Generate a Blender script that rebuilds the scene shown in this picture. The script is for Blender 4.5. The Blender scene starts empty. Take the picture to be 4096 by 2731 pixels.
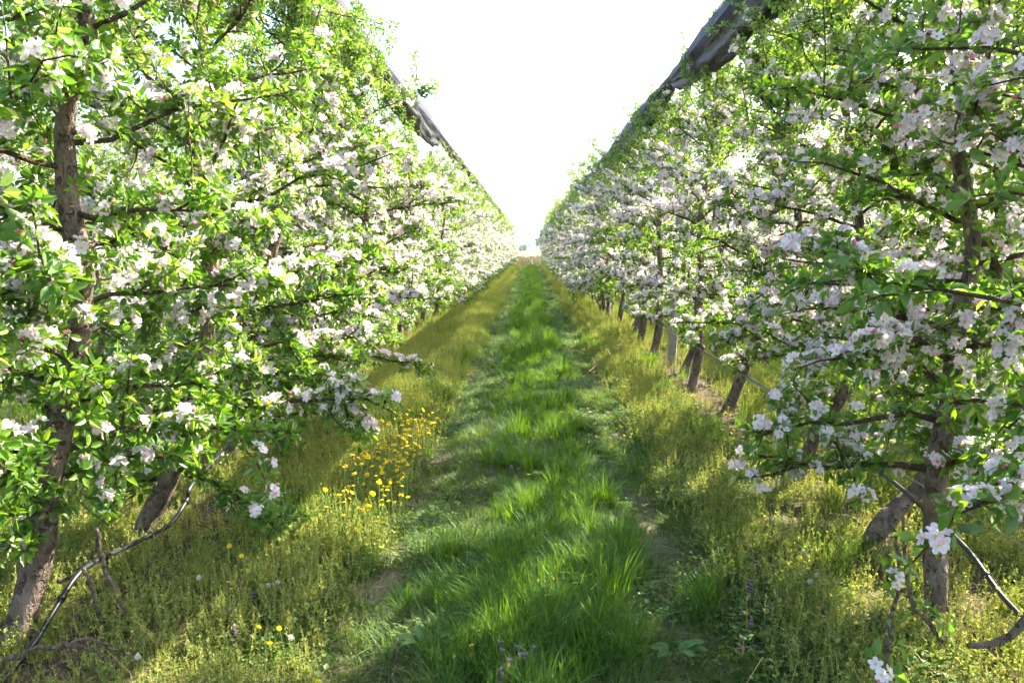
import bpy, math, random
import numpy as np
from mathutils import Matrix, Vector

# ------------------------------------------------------------------ camera, world, sun, exposure
scene = bpy.context.scene
col = scene.collection
R = math.radians
CAM = np.array([0.0, 0.0, 1.6])
F = 780.0                                   # focal length in pixels of a 1024 wide frame
PITCH, YAW = math.atan((341 - 247) / F), math.atan(18 / F)
cam_data = bpy.data.cameras.new('camera')
cam_data.sensor_width = 36.0
cam_data.lens = F / 1024 * 36.0
cam_data.clip_start = 0.05
cam_data.clip_end = 20000
cam = bpy.data.objects.new('camera', cam_data)
cam.location = CAM
cam.rotation_euler = (math.pi / 2 - PITCH, 0, YAW)
col.objects.link(cam)
scene.camera = cam

SUN_EL, SUN_AZ = R(41), R(60)               # azimuth clockwise from +Y (down the lane) towards +X
world = bpy.data.worlds.new('World')
scene.world = world
world.use_nodes = True
wn = world.node_tree.nodes
wl = world.node_tree.links
sky = wn.new('ShaderNodeTexSky')
sky.sky_type = 'NISHITA'
sky.sun_disc = False
sky.sun_elevation = SUN_EL
sky.sun_rotation = SUN_AZ
sky.air_density = 1.0
sky.dust_density = 3.0
sky.ozone_density = 1.0
wl.new(sky.outputs[0], wn['Background'].inputs[0])
wn['Background'].inputs[1].default_value = 0.125

sun_data = bpy.data.lights.new('sun', 'SUN')
sun_data.energy = 5.0
sun_data.angle = R(0.5)
sun_data.color = (1.0, 0.9, 0.74)
sun = bpy.data.objects.new('sun', sun_data)
sd = Vector((math.sin(SUN_AZ) * math.cos(SUN_EL), math.cos(SUN_AZ) * math.cos(SUN_EL), math.sin(SUN_EL)))
sun.rotation_euler = (-sd).to_track_quat('-Z', 'Y').to_euler()
col.objects.link(sun)

vs = scene.view_settings
vs.view_transform = 'Standard'
vs.look = 'None'
vs.gamma = 1.0
vs.use_curve_mapping = False
vs.exposure = 2.5
scene.render.engine = 'CYCLES'
cy = scene.cycles
cy.max_bounces = 6
cy.diffuse_bounces = 4
cy.glossy_bounces = 2
cy.transmission_bounces = 5
cy.transparent_max_bounces = 8
cy.volume_bounces = 0
cy.use_denoising = True
cy.denoiser = 'OPENIMAGEDENOISE'
cy.denoising_input_passes = 'RGB_ALBEDO_NORMAL'
cy.denoising_prefilter = 'ACCURATE'
cy.sample_clamp_indirect = 6.0
cy.use_adaptive_sampling = True
cy.adaptive_threshold = 0.035
cy.adaptive_min_samples = 16

# ------------------------------------------------------------------ camera maths for placing things in depth
_cy, _sy = math.cos(YAW), math.sin(YAW)
_cp, _sp = math.cos(PITCH), math.sin(PITCH)
FWD = np.array([-_sy * _cp, _cy * _cp, -_sp])
RIGHT = np.array([_cy, _sy, 0.0])
UP = np.cross(RIGHT, FWD)
def ray(px, py): return FWD + RIGHT * ((px - 512) / F) + UP * ((341 - py) / F)
def on_ground(px, py, z=0.0):
    d = ray(px, py); t = (z - CAM[2]) / d[2]
    return CAM + d * t
def at_y(px, py, Y):
    d = ray(px, py)
    return CAM + d * (Y / d[1])
def at_x(px, py, X):
    d = ray(px, py)
    return CAM + d * (X / d[0])
def project(P):
    v = np.asarray(P) - CAM
    z = v @ FWD
    zz = np.where(np.abs(z) < 1e-6, 1e-6, z)
    return 512 + F * (v @ RIGHT) / zz, 341 - F * (v @ UP) / zz, z

# ------------------------------------------------------------------ materials
def nodes_of(name):
    m = bpy.data.materials.new(name)
    m.use_nodes = True
    nt = m.node_tree
    b = nt.nodes['Principled BSDF']
    return m, nt, b
def nd(nt, t, **kw):
    n = nt.nodes.new(t)
    for k, v in kw.items(): setattr(n, k, v)
    return n
def ramp(nt, src, stops):
    r = nt.nodes.new('ShaderNodeValToRGB')
    e = r.color_ramp.elements
    while len(e) < len(stops): e.new(0.5)
    for el, (p, c) in zip(e, stops):
        el.position = p; el.color = (*c, 1)
    nt.links.new(src, r.inputs[0])
    return r.outputs[0]
def noise(nt, scale, detail=3, vec=None, rough=0.55):
    n = nt.nodes.new('ShaderNodeTexNoise')
    n.inputs['Scale'].default_value = scale
    n.inputs['Detail'].default_value = detail
    n.inputs['Roughness'].default_value = rough
    if vec is not None: nt.links.new(vec, n.inputs['Vector'])
    return n.outputs['Fac']
def math_n(nt, op, a, b=None):
    n = nt.nodes.new('ShaderNodeMath'); n.operation = op
    for i, v in enumerate((a, b)):
        if v is None: continue
        if isinstance(v, (int, float)): n.inputs[i].default_value = v
        else: nt.links.new(v, n.inputs[i])
    return n.outputs[0]
def mixc(nt, fac, a, b, mode='MIX'):
    n = nt.nodes.new('ShaderNodeMix'); n.data_type = 'RGBA'; n.blend_type = mode
    for sock, v in ((n.inputs[0], fac), (n.inputs[6], a), (n.inputs[7], b)):
        if isinstance(v, (int, float)): sock.default_value = v
        elif isinstance(v, tuple): sock.default_value = (*v, 1)
        else: nt.links.new(v, sock)
    return n.outputs[2]

def foliage_mat(name, stops, under, trans_gain=(1.6, 1.5, 0.45), trans=0.42, rough=0.5, spec=0.35, island=True, veins=False):
    """thin leaf: upper side, paler underside, light passing through"""
    m, nt, b = nodes_of(name)
    oi = nd(nt, 'ShaderNodeObjectInfo')
    rnd = oi.outputs['Random']
    geo = nd(nt, 'ShaderNodeNewGeometry')
    if island:
        rnd = math_n(nt, 'FRACT', math_n(nt, 'ADD', rnd, geo.outputs['Random Per Island']))
    c = ramp(nt, rnd, stops)
    if veins:
        tc = nd(nt, 'ShaderNodeTexCoord')
        c = mixc(nt, math_n(nt, 'MULTIPLY', noise(nt, 40, 2, tc.outputs['Object']), 0.5), c, (0.16, 0.30, 0.07))
    col_s = mixc(nt, geo.outputs['Backfacing'], c, mixc(nt, 0.55, c, under))
    nt.links.new(col_s, b.inputs['Base Color'])
    b.inputs['Roughness'].default_value = rough
    b.inputs['Specular IOR Level'].default_value = spec
    t = nd(nt, 'ShaderNodeBsdfTranslucent')
    nt.links.new(mixc(nt, 1.0, c, trans_gain, 'MULTIPLY'), t.inputs['Color'])
    mx = nd(nt, 'ShaderNodeMixShader')
    mx.inputs[0].default_value = trans
    nt.links.new(b.outputs[0], mx.inputs[1]); nt.links.new(t.outputs[0], mx.inputs[2])
    nt.links.new(mx.outputs[0], nt.nodes['Material Output'].inputs[0])
    return m
def thin_mat(name, c, tc, trans=0.35, rough=0.6):
    m, nt, b = nodes_of(name)
    b.inputs['Base Color'].default_value = (*c, 1)
    b.inputs['Roughness'].default_value = rough
    b.inputs['Specular IOR Level'].default_value = 0.2
    t = nd(nt, 'ShaderNodeBsdfTranslucent'); t.inputs[0].default_value = (*tc, 1)
    mx = nd(nt, 'ShaderNodeMixShader'); mx.inputs[0].default_value = trans
    nt.links.new(b.outputs[0], mx.inputs[1]); nt.links.new(t.outputs[0], mx.inputs[2])
    nt.links.new(mx.outputs[0], nt.nodes['Material Output'].inputs[0])
    return m
def plain(name, c, rough=0.7, spec=0.3):
    m, nt, b = nodes_of(name)
    b.inputs['Base Color'].default_value = (*c, 1)
    b.inputs['Roughness'].default_value = rough
    b.inputs['Specular IOR Level'].default_value = spec
    return m

M = {}
M['leaf'] = foliage_mat('apple_leaf', [(0, (0.045, 0.12, 0.015)), (0.35, (0.08, 0.19, 0.02)), (0.75, (0.14, 0.27, 0.03)), (1, (0.22, 0.33, 0.05))],
                        (0.24, 0.33, 0.20), rough=0.40, spec=0.45, trans=0.5)
M['leaf_near'] = foliage_mat('apple_leaf_veined', [(0, (0.04, 0.12, 0.014)), (0.5, (0.075, 0.185, 0.02)), (1, (0.14, 0.26, 0.03))],
                        (0.24, 0.33, 0.20), rough=0.38, spec=0.5, trans=0.5, island=False, veins=True)
M['young'] = foliage_mat('young_apple_leaf', [(0, (0.14, 0.25, 0.06)), (0.6, (0.22, 0.31, 0.10)), (1, (0.30, 0.38, 0.20))],
                        (0.40, 0.45, 0.32), rough=0.6, spec=0.2, trans=0.4)
def petal_mat():
    m, nt, b = nodes_of('apple_petal')
    oi = nd(nt, 'ShaderNodeObjectInfo'); geo = nd(nt, 'ShaderNodeNewGeometry')
    rnd = math_n(nt, 'FRACT', math_n(nt, 'ADD', oi.outputs['Random'], geo.outputs['Random Per Island']))
    c = ramp(nt, rnd, [(0, (0.87, 0.83, 0.87)), (0.5, (0.86, 0.78, 0.84)), (0.85, (0.85, 0.70, 0.78)), (1, (0.83, 0.58, 0.69))])
    nt.links.new(c, b.inputs['Base Color'])
    b.inputs['Roughness'].default_value = 0.6; b.inputs['Specular IOR Level'].default_value = 0.15
    t = nd(nt, 'ShaderNodeBsdfTranslucent'); nt.links.new(c, t.inputs[0])
    mx = nd(nt, 'ShaderNodeMixShader'); mx.inputs[0].default_value = 0.4
    nt.links.new(b.outputs[0], mx.inputs[1]); nt.links.new(t.outputs[0], mx.inputs[2])
    nt.links.new(mx.outputs[0], nt.nodes['Material Output'].inputs[0])
    return m
M['petal'] = petal_mat()
M['bud'] = thin_mat('pink_bud', (0.72, 0.22, 0.34), (0.7, 0.25, 0.35), 0.2)
M['stamen'] = plain('yellow_stamen', (0.70, 0.55, 0.16))
M['stalk'] = thin_mat('green_stalk', (0.20, 0.28, 0.10), (0.25, 0.33, 0.08), 0.3)
def bark_mat(name, c1, c2, c3, scale=9):
    m, nt, b = nodes_of(name)
    tc = nd(nt, 'ShaderNodeTexCoord')
    mp = nd(nt, 'ShaderNodeMapping'); mp.inputs['Scale'].default_value = (1, 1, 0.45)
    nt.links.new(tc.outputs['Object'], mp.inputs['Vector'])
    n1 = noise(nt, scale, 5, mp.outputs[0], 0.65)
    n2 = noise(nt, scale * 5, 4, mp.outputs[0], 0.6)
    n3 = noise(nt, scale * 2.2, 3, tc.outputs['Object'])
    base = ramp(nt, n1, [(0.32, c1), (0.5, c2), (0.68, c3)])
    flake = ramp(nt, n3, [(0.56, (0, 0, 0)), (0.62, (1, 1, 1))])
    c = mixc(nt, math_n(nt, 'MULTIPLY', flake, 0.75), base, (0.035, 0.027, 0.022))
    c = mixc(nt, math_n(nt, 'MULTIPLY', n2, 0.35), c, c3)
    nt.links.new(c, b.inputs['Base Color'])
    b.inputs['Roughness'].default_value = 0.85; b.inputs['Specular IOR Level'].default_value = 0.2
    bu = nd(nt, 'ShaderNodeBump'); bu.inputs['Strength'].default_value = 1.0; bu.inputs['Distance'].default_value = 0.035
    nt.links.new(math_n(nt, 'ADD', n2, math_n(nt, 'MULTIPLY', flake, -0.7)), bu.inputs['Height'])
    nt.links.new(bu.outputs[0], b.inputs['Normal'])
    return m
M['bark'] = bark_mat('apple_bark', (0.065, 0.046, 0.035), (0.15, 0.11, 0.085), (0.30, 0.24, 0.20))
M['twig'] = bark_mat('twig_bark', (0.07, 0.045, 0.032), (0.12, 0.08, 0.055), (0.19, 0.135, 0.10), 25)
M['dead'] = bark_mat('dead_twig', (0.13, 0.09, 0.065), (0.20, 0.145, 0.11), (0.29, 0.23, 0.18), 20)
M['hose'] = plain('black_hose', (0.018, 0.018, 0.020), 0.38, 0.5)
M['wire'] = plain('galvanised_wire', (0.30, 0.30, 0.31), 0.4, 0.6)
def concrete_mat():
    m, nt, b = nodes_of('pale_concrete')
    tc = nd(nt, 'ShaderNodeTexCoord')
    nt.links.new(ramp(nt, noise(nt, 14, 5, tc.outputs['Object']), [(0.3, (0.20, 0.19, 0.165)), (0.7, (0.34, 0.325, 0.29))]), b.inputs['Base Color'])
    b.inputs['Roughness'].default_value = 0.9
    bu = nd(nt, 'ShaderNodeBump'); bu.inputs['Strength'].default_value = 0.3; bu.inputs['Distance'].default_value = 0.01
    nt.links.new(noise(nt, 60, 4, tc.outputs['Object']), bu.inputs['Height']); nt.links.new(bu.outputs[0], b.inputs['Normal'])
    return m
M['concrete'] = concrete_mat()
def net_mat(name, c, holes, trans):
    m, nt, b = nodes_of(name)
    tc = nd(nt, 'ShaderNodeTexCoord')
    mp = nd(nt, 'ShaderNodeMapping'); mp.inputs['Scale'].default_value = (1, 0.12, 1)
    nt.links.new(tc.outputs['Object'], mp.inputs['Vector'])
    n = noise(nt, 30, 4, mp.outputs[0])
    nt.links.new(mixc(nt, n, tuple(x * 0.5 for x in c), tuple(x * 1.5 for x in c)), b.inputs['Base Color'])
    b.inputs['Roughness'].default_value = 0.55
    bu = nd(nt, 'ShaderNodeBump'); bu.inputs['Strength'].default_value = 0.8; bu.inputs['Distance'].default_value = 0.03
    nt.links.new(n, bu.inputs['Height']); nt.links.new(bu.outputs[0], b.inputs['Normal'])
    t = nd(nt, 'ShaderNodeBsdfTranslucent'); t.inputs[0].default_value = (*[min(1, x * 2.2) for x in c], 1)
    mx = nd(nt, 'ShaderNodeMixShader'); mx.inputs[0].default_value = trans
    nt.links.new(b.outputs[0], mx.inputs[1]); nt.links.new(t.outputs[0], mx.inputs[2])
    out = mx.outputs[0]
    if holes:
        tr = nd(nt, 'ShaderNodeBsdfTransparent')
        m2 = nd(nt, 'ShaderNodeMixShader'); m2.inputs[0].default_value = holes
        nt.links.new(out, m2.inputs[1]); nt.links.new(tr.outputs[0], m2.inputs[2]); out = m2.outputs[0]
    nt.links.new(out, nt.nodes['Material Output'].inputs[0])
    return m
M['net'] = net_mat('black_hail_net', (0.011, 0.011, 0.017), 0, 0.08)
M['net_thin'] = net_mat('loose_hail_net', (0.035, 0.038, 0.055), 0.3, 0.35)
GREEN_TG = (1.5, 1.5, 0.5)
M['grass'] = foliage_mat('lush_grass', [(0, (0.05, 0.12, 0.012)), (0.5, (0.09, 0.18, 0.02)), (1, (0.16, 0.25, 0.035))], (0.07, 0.18, 0.04), GREEN_TG, 0.5, 0.5, 0.22)
M['grass_blue'] = foliage_mat('bluish_grass', [(0, (0.06, 0.12, 0.035)), (0.5, (0.10, 0.17, 0.05)), (1, (0.17, 0.23, 0.08))], (0.10, 0.17, 0.08), GREEN_TG, 0.45, 0.45, 0.35)
M['grass_short'] = foliage_mat('short_grass', [(0, (0.06, 0.13, 0.02)), (0.5, (0.10, 0.18, 0.03)), (1, (0.17, 0.22, 0.06))], (0.12, 0.18, 0.06), GREEN_TG, 0.45, 0.5, 0.3)
M['weed'] = foliage_mat('yellow_green_weed', [(0, (0.12, 0.22, 0.04)), (0.5, (0.28, 0.335, 0.085)), (0.85, (0.43, 0.43, 0.15)), (1, (0.48, 0.40, 0.17))], (0.38, 0.40, 0.18), (1.3, 1.25, 0.6), 0.45, 0.6, 0.2)
M['cover'] = foliage_mat('ground_cover', [(0, (0.07, 0.15, 0.03)), (0.6, (0.12, 0.21, 0.05)), (1, (0.20, 0.27, 0.10))], (0.18, 0.24, 0.10), GREEN_TG, 0.4, 0.5, 0.3)
M['straw'] = thin_mat('dry_straw', (0.42, 0.33, 0.19), (0.4, 0.3, 0.15), 0.2)
M['yellow'] = thin_mat('dandelion_yellow', (0.85, 0.67, 0.02), (0.85, 0.68, 0.03), 0.3)
M['purple'] = thin_mat('nettle_purple', (0.38, 0.27, 0.40), (0.38, 0.26, 0.4), 0.3)
M['nettle_leaf'] = foliage_mat('nettle_leaf', [(0, (0.08, 0.09, 0.05)), (1, (0.14, 0.10, 0.09))], (0.13, 0.12, 0.10))
M['puff'] = thin_mat('seed_puff', (0.75, 0.74, 0.70), (0.7, 0.7, 0.66), 0.5)
M['dock'] = foliage_mat('dock_leaf', [(0, (0.05, 0.13, 0.03)), (1, (0.09, 0.18, 0.05))], (0.14, 0.2, 0.1), GREEN_TG, 0.4, 0.55, 0.25, island=False, veins=True)
M['reed'] = thin_mat('dry_reed', (0.20, 0.17, 0.095), (0.2, 0.17, 0.09), 0.3)
M['farleaf'] = foliage_mat('distant_foliage', [(0, (0.04, 0.08, 0.02)), (1, (0.08, 0.13, 0.04))], (0.08, 0.12, 0.05))

def ground_mat():
    m, nt, b = nodes_of('orchard_soil')
    tc = nd(nt, 'ShaderNodeTexCoord'); v = tc.outputs['Object']
    soil = ramp(nt, noise(nt, 7, 6, v, 0.65), [(0.3, (0.10, 0.075, 0.052)), (0.55, (0.20, 0.155, 0.115)), (0.75, (0.29, 0.235, 0.18))])
    litter = ramp(nt, noise(nt, 60, 4, v), [(0.35, (0.06, 0.07, 0.025)), (0.65, (0.14, 0.13, 0.06))])
    sep = nd(nt, 'ShaderNodeSeparateXYZ'); nt.links.new(v, sep.inputs[0])
    ax = math_n(nt, 'ABSOLUTE', sep.outputs['X'])
    near_rut = math_n(nt, 'SUBTRACT', 1.0, math_n(nt, 'MULTIPLY', math_n(nt, 'ABSOLUTE', math_n(nt, 'SUBTRACT', ax, 0.74)), 3.4))
    k = ramp(nt, math_n(nt, 'ADD', near_rut, math_n(nt, 'MULTIPLY', math_n(nt, 'SUBTRACT', noise(nt, 1.6, 4, v), 0.5), 2.0)), [(0.62, (0, 0, 0)), (0.95, (1, 1, 1))])
    c = mixc(nt, k, litter, soil)
    rowd = math_n(nt, 'ABSOLUTE', math_n(nt, 'SUBTRACT', ax, 1.9))
    kr = ramp(nt, math_n(nt, 'ADD', math_n(nt, 'SUBTRACT', 1.0, math_n(nt, 'MULTIPLY', rowd, 2.2)), math_n(nt, 'SUBTRACT', noise(nt, 2.5, 4, v), 0.5)), [(0.30, (0, 0, 0)), (0.6, (1, 1, 1))])
    mulch = ramp(nt, noise(nt, 35, 6, v, 0.75), [(0.35, (0.035, 0.026, 0.02)), (0.52, (0.10, 0.075, 0.055)), (0.66, (0.24, 0.18, 0.13))])
    c = mixc(nt, kr, c, mulch)
    # open fields beyond the orchard
    fy = math_n(nt, 'MULTIPLY', sep.outputs['Y'], 0.004)
    cv = nd(nt, 'ShaderNodeCombineXYZ'); nt.links.new(fy, cv.inputs['Y']); nt.links.new(math_n(nt, 'MULTIPLY', sep.outputs['X'], 0.0008), cv.inputs['X'])
    field = ramp(nt, noise(nt, 3, 1, cv.outputs[0]), [(0.38, (0.12, 0.19, 0.05)), (0.47, (0.30, 0.31, 0.13)), (0.53, (0.14, 0.21, 0.05)), (0.62, (0.34, 0.30, 0.19))])
    grassy = ramp(nt, noise(nt, 3, 4, v), [(0.35, (0.13, 0.20, 0.03)), (0.65, (0.20, 0.27, 0.05))])
    far1 = nd(nt, 'ShaderNodeMapRange'); far1.inputs['From Min'].default_value = 70; far1.inputs['From Max'].default_value = 74
    nt.links.new(sep.outputs['Y'], far1.inputs['Value'])
    far2 = nd(nt, 'ShaderNodeMapRange'); far2.inputs['From Min'].default_value = 130; far2.inputs['From Max'].default_value = 150
    nt.links.new(sep.outputs['Y'], far2.inputs['Value'])
    c = mixc(nt, far1.outputs[0], c, grassy)
    c = mixc(nt, far2.outputs[0], c, field)
    nt.links.new(c, b.inputs['Base Color'])
    b.inputs['Roughness'].default_value = 0.95; b.inputs['Specular IOR Level'].default_value = 0.1
    bu = nd(nt, 'ShaderNodeBump'); bu.inputs['Strength'].default_value = 0.9; bu.inputs['Distance'].default_value = 0.03
    nt.links.new(math_n(nt, 'ADD', noise(nt, 22, 5, v, 0.7), math_n(nt, 'MULTIPLY', noise(nt, 90, 3, v), 0.3)), bu.inputs['Height'])
    nt.links.new(bu.outputs[0], b.inputs['Normal'])
    return m
M['ground'] = ground_mat()

# ------------------------------------------------------------------ mesh helpers
def make_mesh(name, V, T, mats, idx=None, smooth=False):
    V = np.ascontiguousarray(V, dtype=np.float32).reshape(-1, 3); T = np.ascontiguousarray(T, dtype=np.int32).reshape(-1, 3)
    me = bpy.data.meshes.new(name)
    n = len(T)
    me.vertices.add(len(V)); me.vertices.foreach_set('co', V.ravel())
    me.loops.add(n * 3); me.loops.foreach_set('vertex_index', T.ravel())
    me.polygons.add(n)
    me.polygons.foreach_set('loop_start', np.arange(0, n * 3, 3, dtype=np.int32))
    if idx is not None: me.polygons.foreach_set('material_index', np.ascontiguousarray(idx, dtype=np.int32))
    me.polygons.foreach_set('use_smooth', np.full(n, bool(smooth)))
    for m in mats: me.materials.append(M[m])
    me.update(calc_edges=True)
    return me
class Acc:
    def __init__(s): s.V, s.T, s.I, s.n = [], [], [], 0
    def add(s, V, T, i=0):
        V = np.asarray(V, float).reshape(-1, 3); T = np.asarray(T, int).reshape(-1, 3)
        s.V.append(V); s.T.append(T + s.n); s.I.append(np.full(len(T), i)); s.n += len(V)
    def mesh(s, name, mats, smooth=False):
        return make_mesh(name, np.concatenate(s.V), np.concatenate(s.T), mats, np.concatenate(s.I), smooth)
    def empty(s): return s.n == 0
def unit(v):
    v = np.asarray(v, float)
    return v / np.maximum(np.linalg.norm(v, axis=-1, keepdims=True), 1e-9)
def tube(P, r, k=6, cap=True, rough=0.0, rng=None):
    P = np.asarray(P, float); n = len(P); r = np.broadcast_to(np.asarray(r, float), (n,))
    T = unit(np.gradient(P, axis=0))
    u = np.cross(T[0], [0, 0, 1.0])
    if np.linalg.norm(u) < 0.05: u = np.cross(T[0], [0, 1.0, 0])
    u = unit(u)
    a = np.linspace(0, 2 * np.pi, k, endpoint=False)
    V = []
    for i in range(n):
        u = unit(u - T[i] * (u @ T[i])); w = np.cross(T[i], u)
        rr = np.full(k, r[i])
        if rough and rng is not None: rr = rr * (1 + rng.normal(0, rough, k))
        V.append(P[i] + (np.cos(a) * rr)[:, None] * u + (np.sin(a) * rr)[:, None] * w)
    V = np.concatenate(V)
    j = np.arange(k); j2 = (j + 1) % k
    F_ = []
    for i in range(n - 1):
        b0, b1 = i * k, (i + 1) * k
        F_.append(np.stack([b0 + j, b0 + j2, b1 + j2], 1)); F_.append(np.stack([b0 + j, b1 + j2, b1 + j], 1))
    if cap:
        V = np.vstack([V, P[0], P[-1]]); c0, c1 = n * k, n * k + 1
        F_.append(np.stack([np.full(k, c0), j2, j], 1)); b1 = (n - 1) * k
        F_.append(np.stack([np.full(k, c1), b1 + j, b1 + j2], 1))
    return V, np.concatenate(F_)
def smooth_path(P, n, r=None):
    """Catmull-Rom through P, n samples"""
    P = np.asarray(P, float)
    Q = np.vstack([2 * P[0] - P[1], P, 2 * P[-1] - P[-2]])
    s = np.linspace(0, len(P) - 1 - 1e-6, n); i = s.astype(int); t = (s - i)[:, None]
    a, b, c, d = Q[i], Q[i + 1], Q[i + 2], Q[i + 3]
    out = 0.5 * ((2 * b) + (-a + c) * t + (2 * a - 5 * b + 4 * c - d) * t ** 2 + (-a + 3 * b - 3 * c + d) * t ** 3)
    return out
def box(c, s, rz=0.0):
    x, y, z = np.array(s) / 2
    V = np.array([[i, j, k] for i in (-x, x) for j in (-y, y) for k in (-z, z)])
    ca, sa = math.cos(rz), math.sin(rz)
    V = V @ np.array([[ca, sa, 0], [-sa, ca, 0], [0, 0, 1]]) + np.array(c)
    T = [(0, 1, 3), (0, 3, 2), (4, 6, 7), (4, 7, 5), (0, 4, 5), (0, 5, 1), (2, 3, 7), (2, 7, 6), (0, 2, 6), (0, 6, 4), (1, 5, 7), (1, 7, 3)]
    return V, T
def stamp(tv, tt, pos, rot, scale):
    """copies of a template (tv, tt) at pos (n,3), rot (n,3,3) columns are axes, scale (n,) or (n,3)"""
    n = len(pos)
    sc = np.asarray(scale, float)
    if sc.ndim == 1: sc = sc[:, None]
    L = tv[None] * sc[:, None, :]
    V = np.einsum('nij,nkj->nki', rot, L) + pos[:, None, :]
    T = tt[None] + (np.arange(n) * len(tv))[:, None, None]
    return V.reshape(-1, 3), T.reshape(-1, 3)
def frames(d, up):
    """rotation matrices with local Y along d and local Z as close to up as can be"""
    d = unit(d); x = np.cross(d, up); bad = np.linalg.norm(x, axis=1) < 1e-3
    x[bad] = np.cross(d[bad], [0.3, 0.5, 0.8]); x = unit(x); z = np.cross(x, d)
    return np.stack([x, d, z], axis=2)
def obj(name, me, parent=None, loc=None, label=None, cat=None, group=None, kind=None):
    o = bpy.data.objects.new(name, me); col.objects.link(o)
    if parent is not None: o.parent = parent
    if loc is not None: o.location = loc
    return tag(o, label, cat, group, kind)
def tag(o, label=None, cat=None, group=None, kind=None):
    if label: o['label'] = label
    if cat: o['category'] = cat
    if group: o['group'] = group
    if kind: o['kind'] = kind
    return o
_perm = np.random.default_rng(5).random((256, 256))
def vnoise(x, y, s):
    x = np.asarray(x, float) / s + 40; y = np.asarray(y, float) / s + 40
    i, j = np.floor(x).astype(int), np.floor(y).astype(int); f, g = x - i, y - j
    f = f * f * (3 - 2 * f); g = g * g * (3 - 2 * g)
    p = lambda a, b: _perm[a % 256, b % 256]
    return (p(i, j) * (1 - f) + p(i + 1, j) * f) * (1 - g) + (p(i, j + 1) * (1 - f) + p(i + 1, j + 1) * f) * g

# ------------------------------------------------------------------ the setting: ground, hills
XL, XR = -2.06, 1.87                        # the two tree rows beside the lane
RUT = 0.73
def gz(x, y):
    x = np.asarray(x, float); y = np.asarray(y, float)
    rut = -0.06 * np.exp(-((np.abs(x) - RUT) / 0.20) ** 2)
    side = 0.035 * np.clip((np.abs(x) - 0.95) / 0.5, 0, 1)
    lump = 0.05 * (vnoise(x, y, 0.9) - 0.5) + 0.025 * (vnoise(x, y, 0.25) - 0.5)
    near = np.clip((90 - y) / 30, 0, 1)
    t = np.clip((y - 64) / 26, 0, 1); fall = -1.5 * t * t * (3 - 2 * t)
    return (rut + side + lump) * near + fall
def spaced(*segs):
    out = []
    for a, b, s in segs: out += list(np.arange(a, b, s))
    return out
gx = spaced((0, 3.2, 0.08), (3.2, 9, 0.35), (9, 30, 2.5), (30, 200, 25), (200, 1000, 200), (1000, 7001, 1500))
gx = np.array(sorted({-round(v, 4) for v in gx} | {round(v, 4) for v in gx}))
gy = np.array(spaced((-30, -4, 4), (-4, 1.6, 0.6), (1.6, 14, 0.1), (14, 40, 0.3), (40, 95, 0.8), (95, 200, 10), (200, 1000, 100), (1000, 9001, 800)))
GX, GY = np.meshgrid(gx, gy)
gv = np.stack([GX, GY, gz(GX, GY)], -1).reshape(-1, 3)
nx, ny = len(gx), len(gy)
ii = (np.arange(ny - 1)[:, None] * nx + np.arange(nx - 1)[None]).ravel()
gt = np.concatenate([np.stack([ii, ii + 1, ii + nx + 1], 1), np.stack([ii, ii + nx + 1, ii + nx], 1)])
obj('ground', make_mesh('ground', gv, gt, ['ground'], smooth=True), kind='structure', label='orchard soil with two worn wheel tracks down the grass lane')

rng = np.random.default_rng(77)
def hills():
    xs = np.linspace(-5000, 5000, 160); a = Acc()
    rows = []
    for d, hh in ((0, 0), (350, 26), (800, 50), (1500, 58), (2600, 40)):
        z = -2 + hh * (0.55 + 0.45 * np.sin(xs / 900 + d * 0.01) ** 2 + 0.35 * (vnoise(xs, xs * 0 + d, 160) - 0.5))
        rows.append(np.stack([xs, np.full_like(xs, 4200 + d), z], 1))
    V = np.concatenate(rows); n = len(xs)
    ii = (np.arange(len(rows) - 1)[:, None] * n + np.arange(n - 1)[None]).ravel()
    a.add(V, np.concatenate([np.stack([ii, ii + 1, ii + n + 1], 1), np.stack([ii, ii + n + 1, ii + n], 1)]))
    return a.mesh('hills', ['farleaf'], True)
obj('hills', hills(), kind='structure', label='low wooded hills far beyond the fields')

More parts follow.
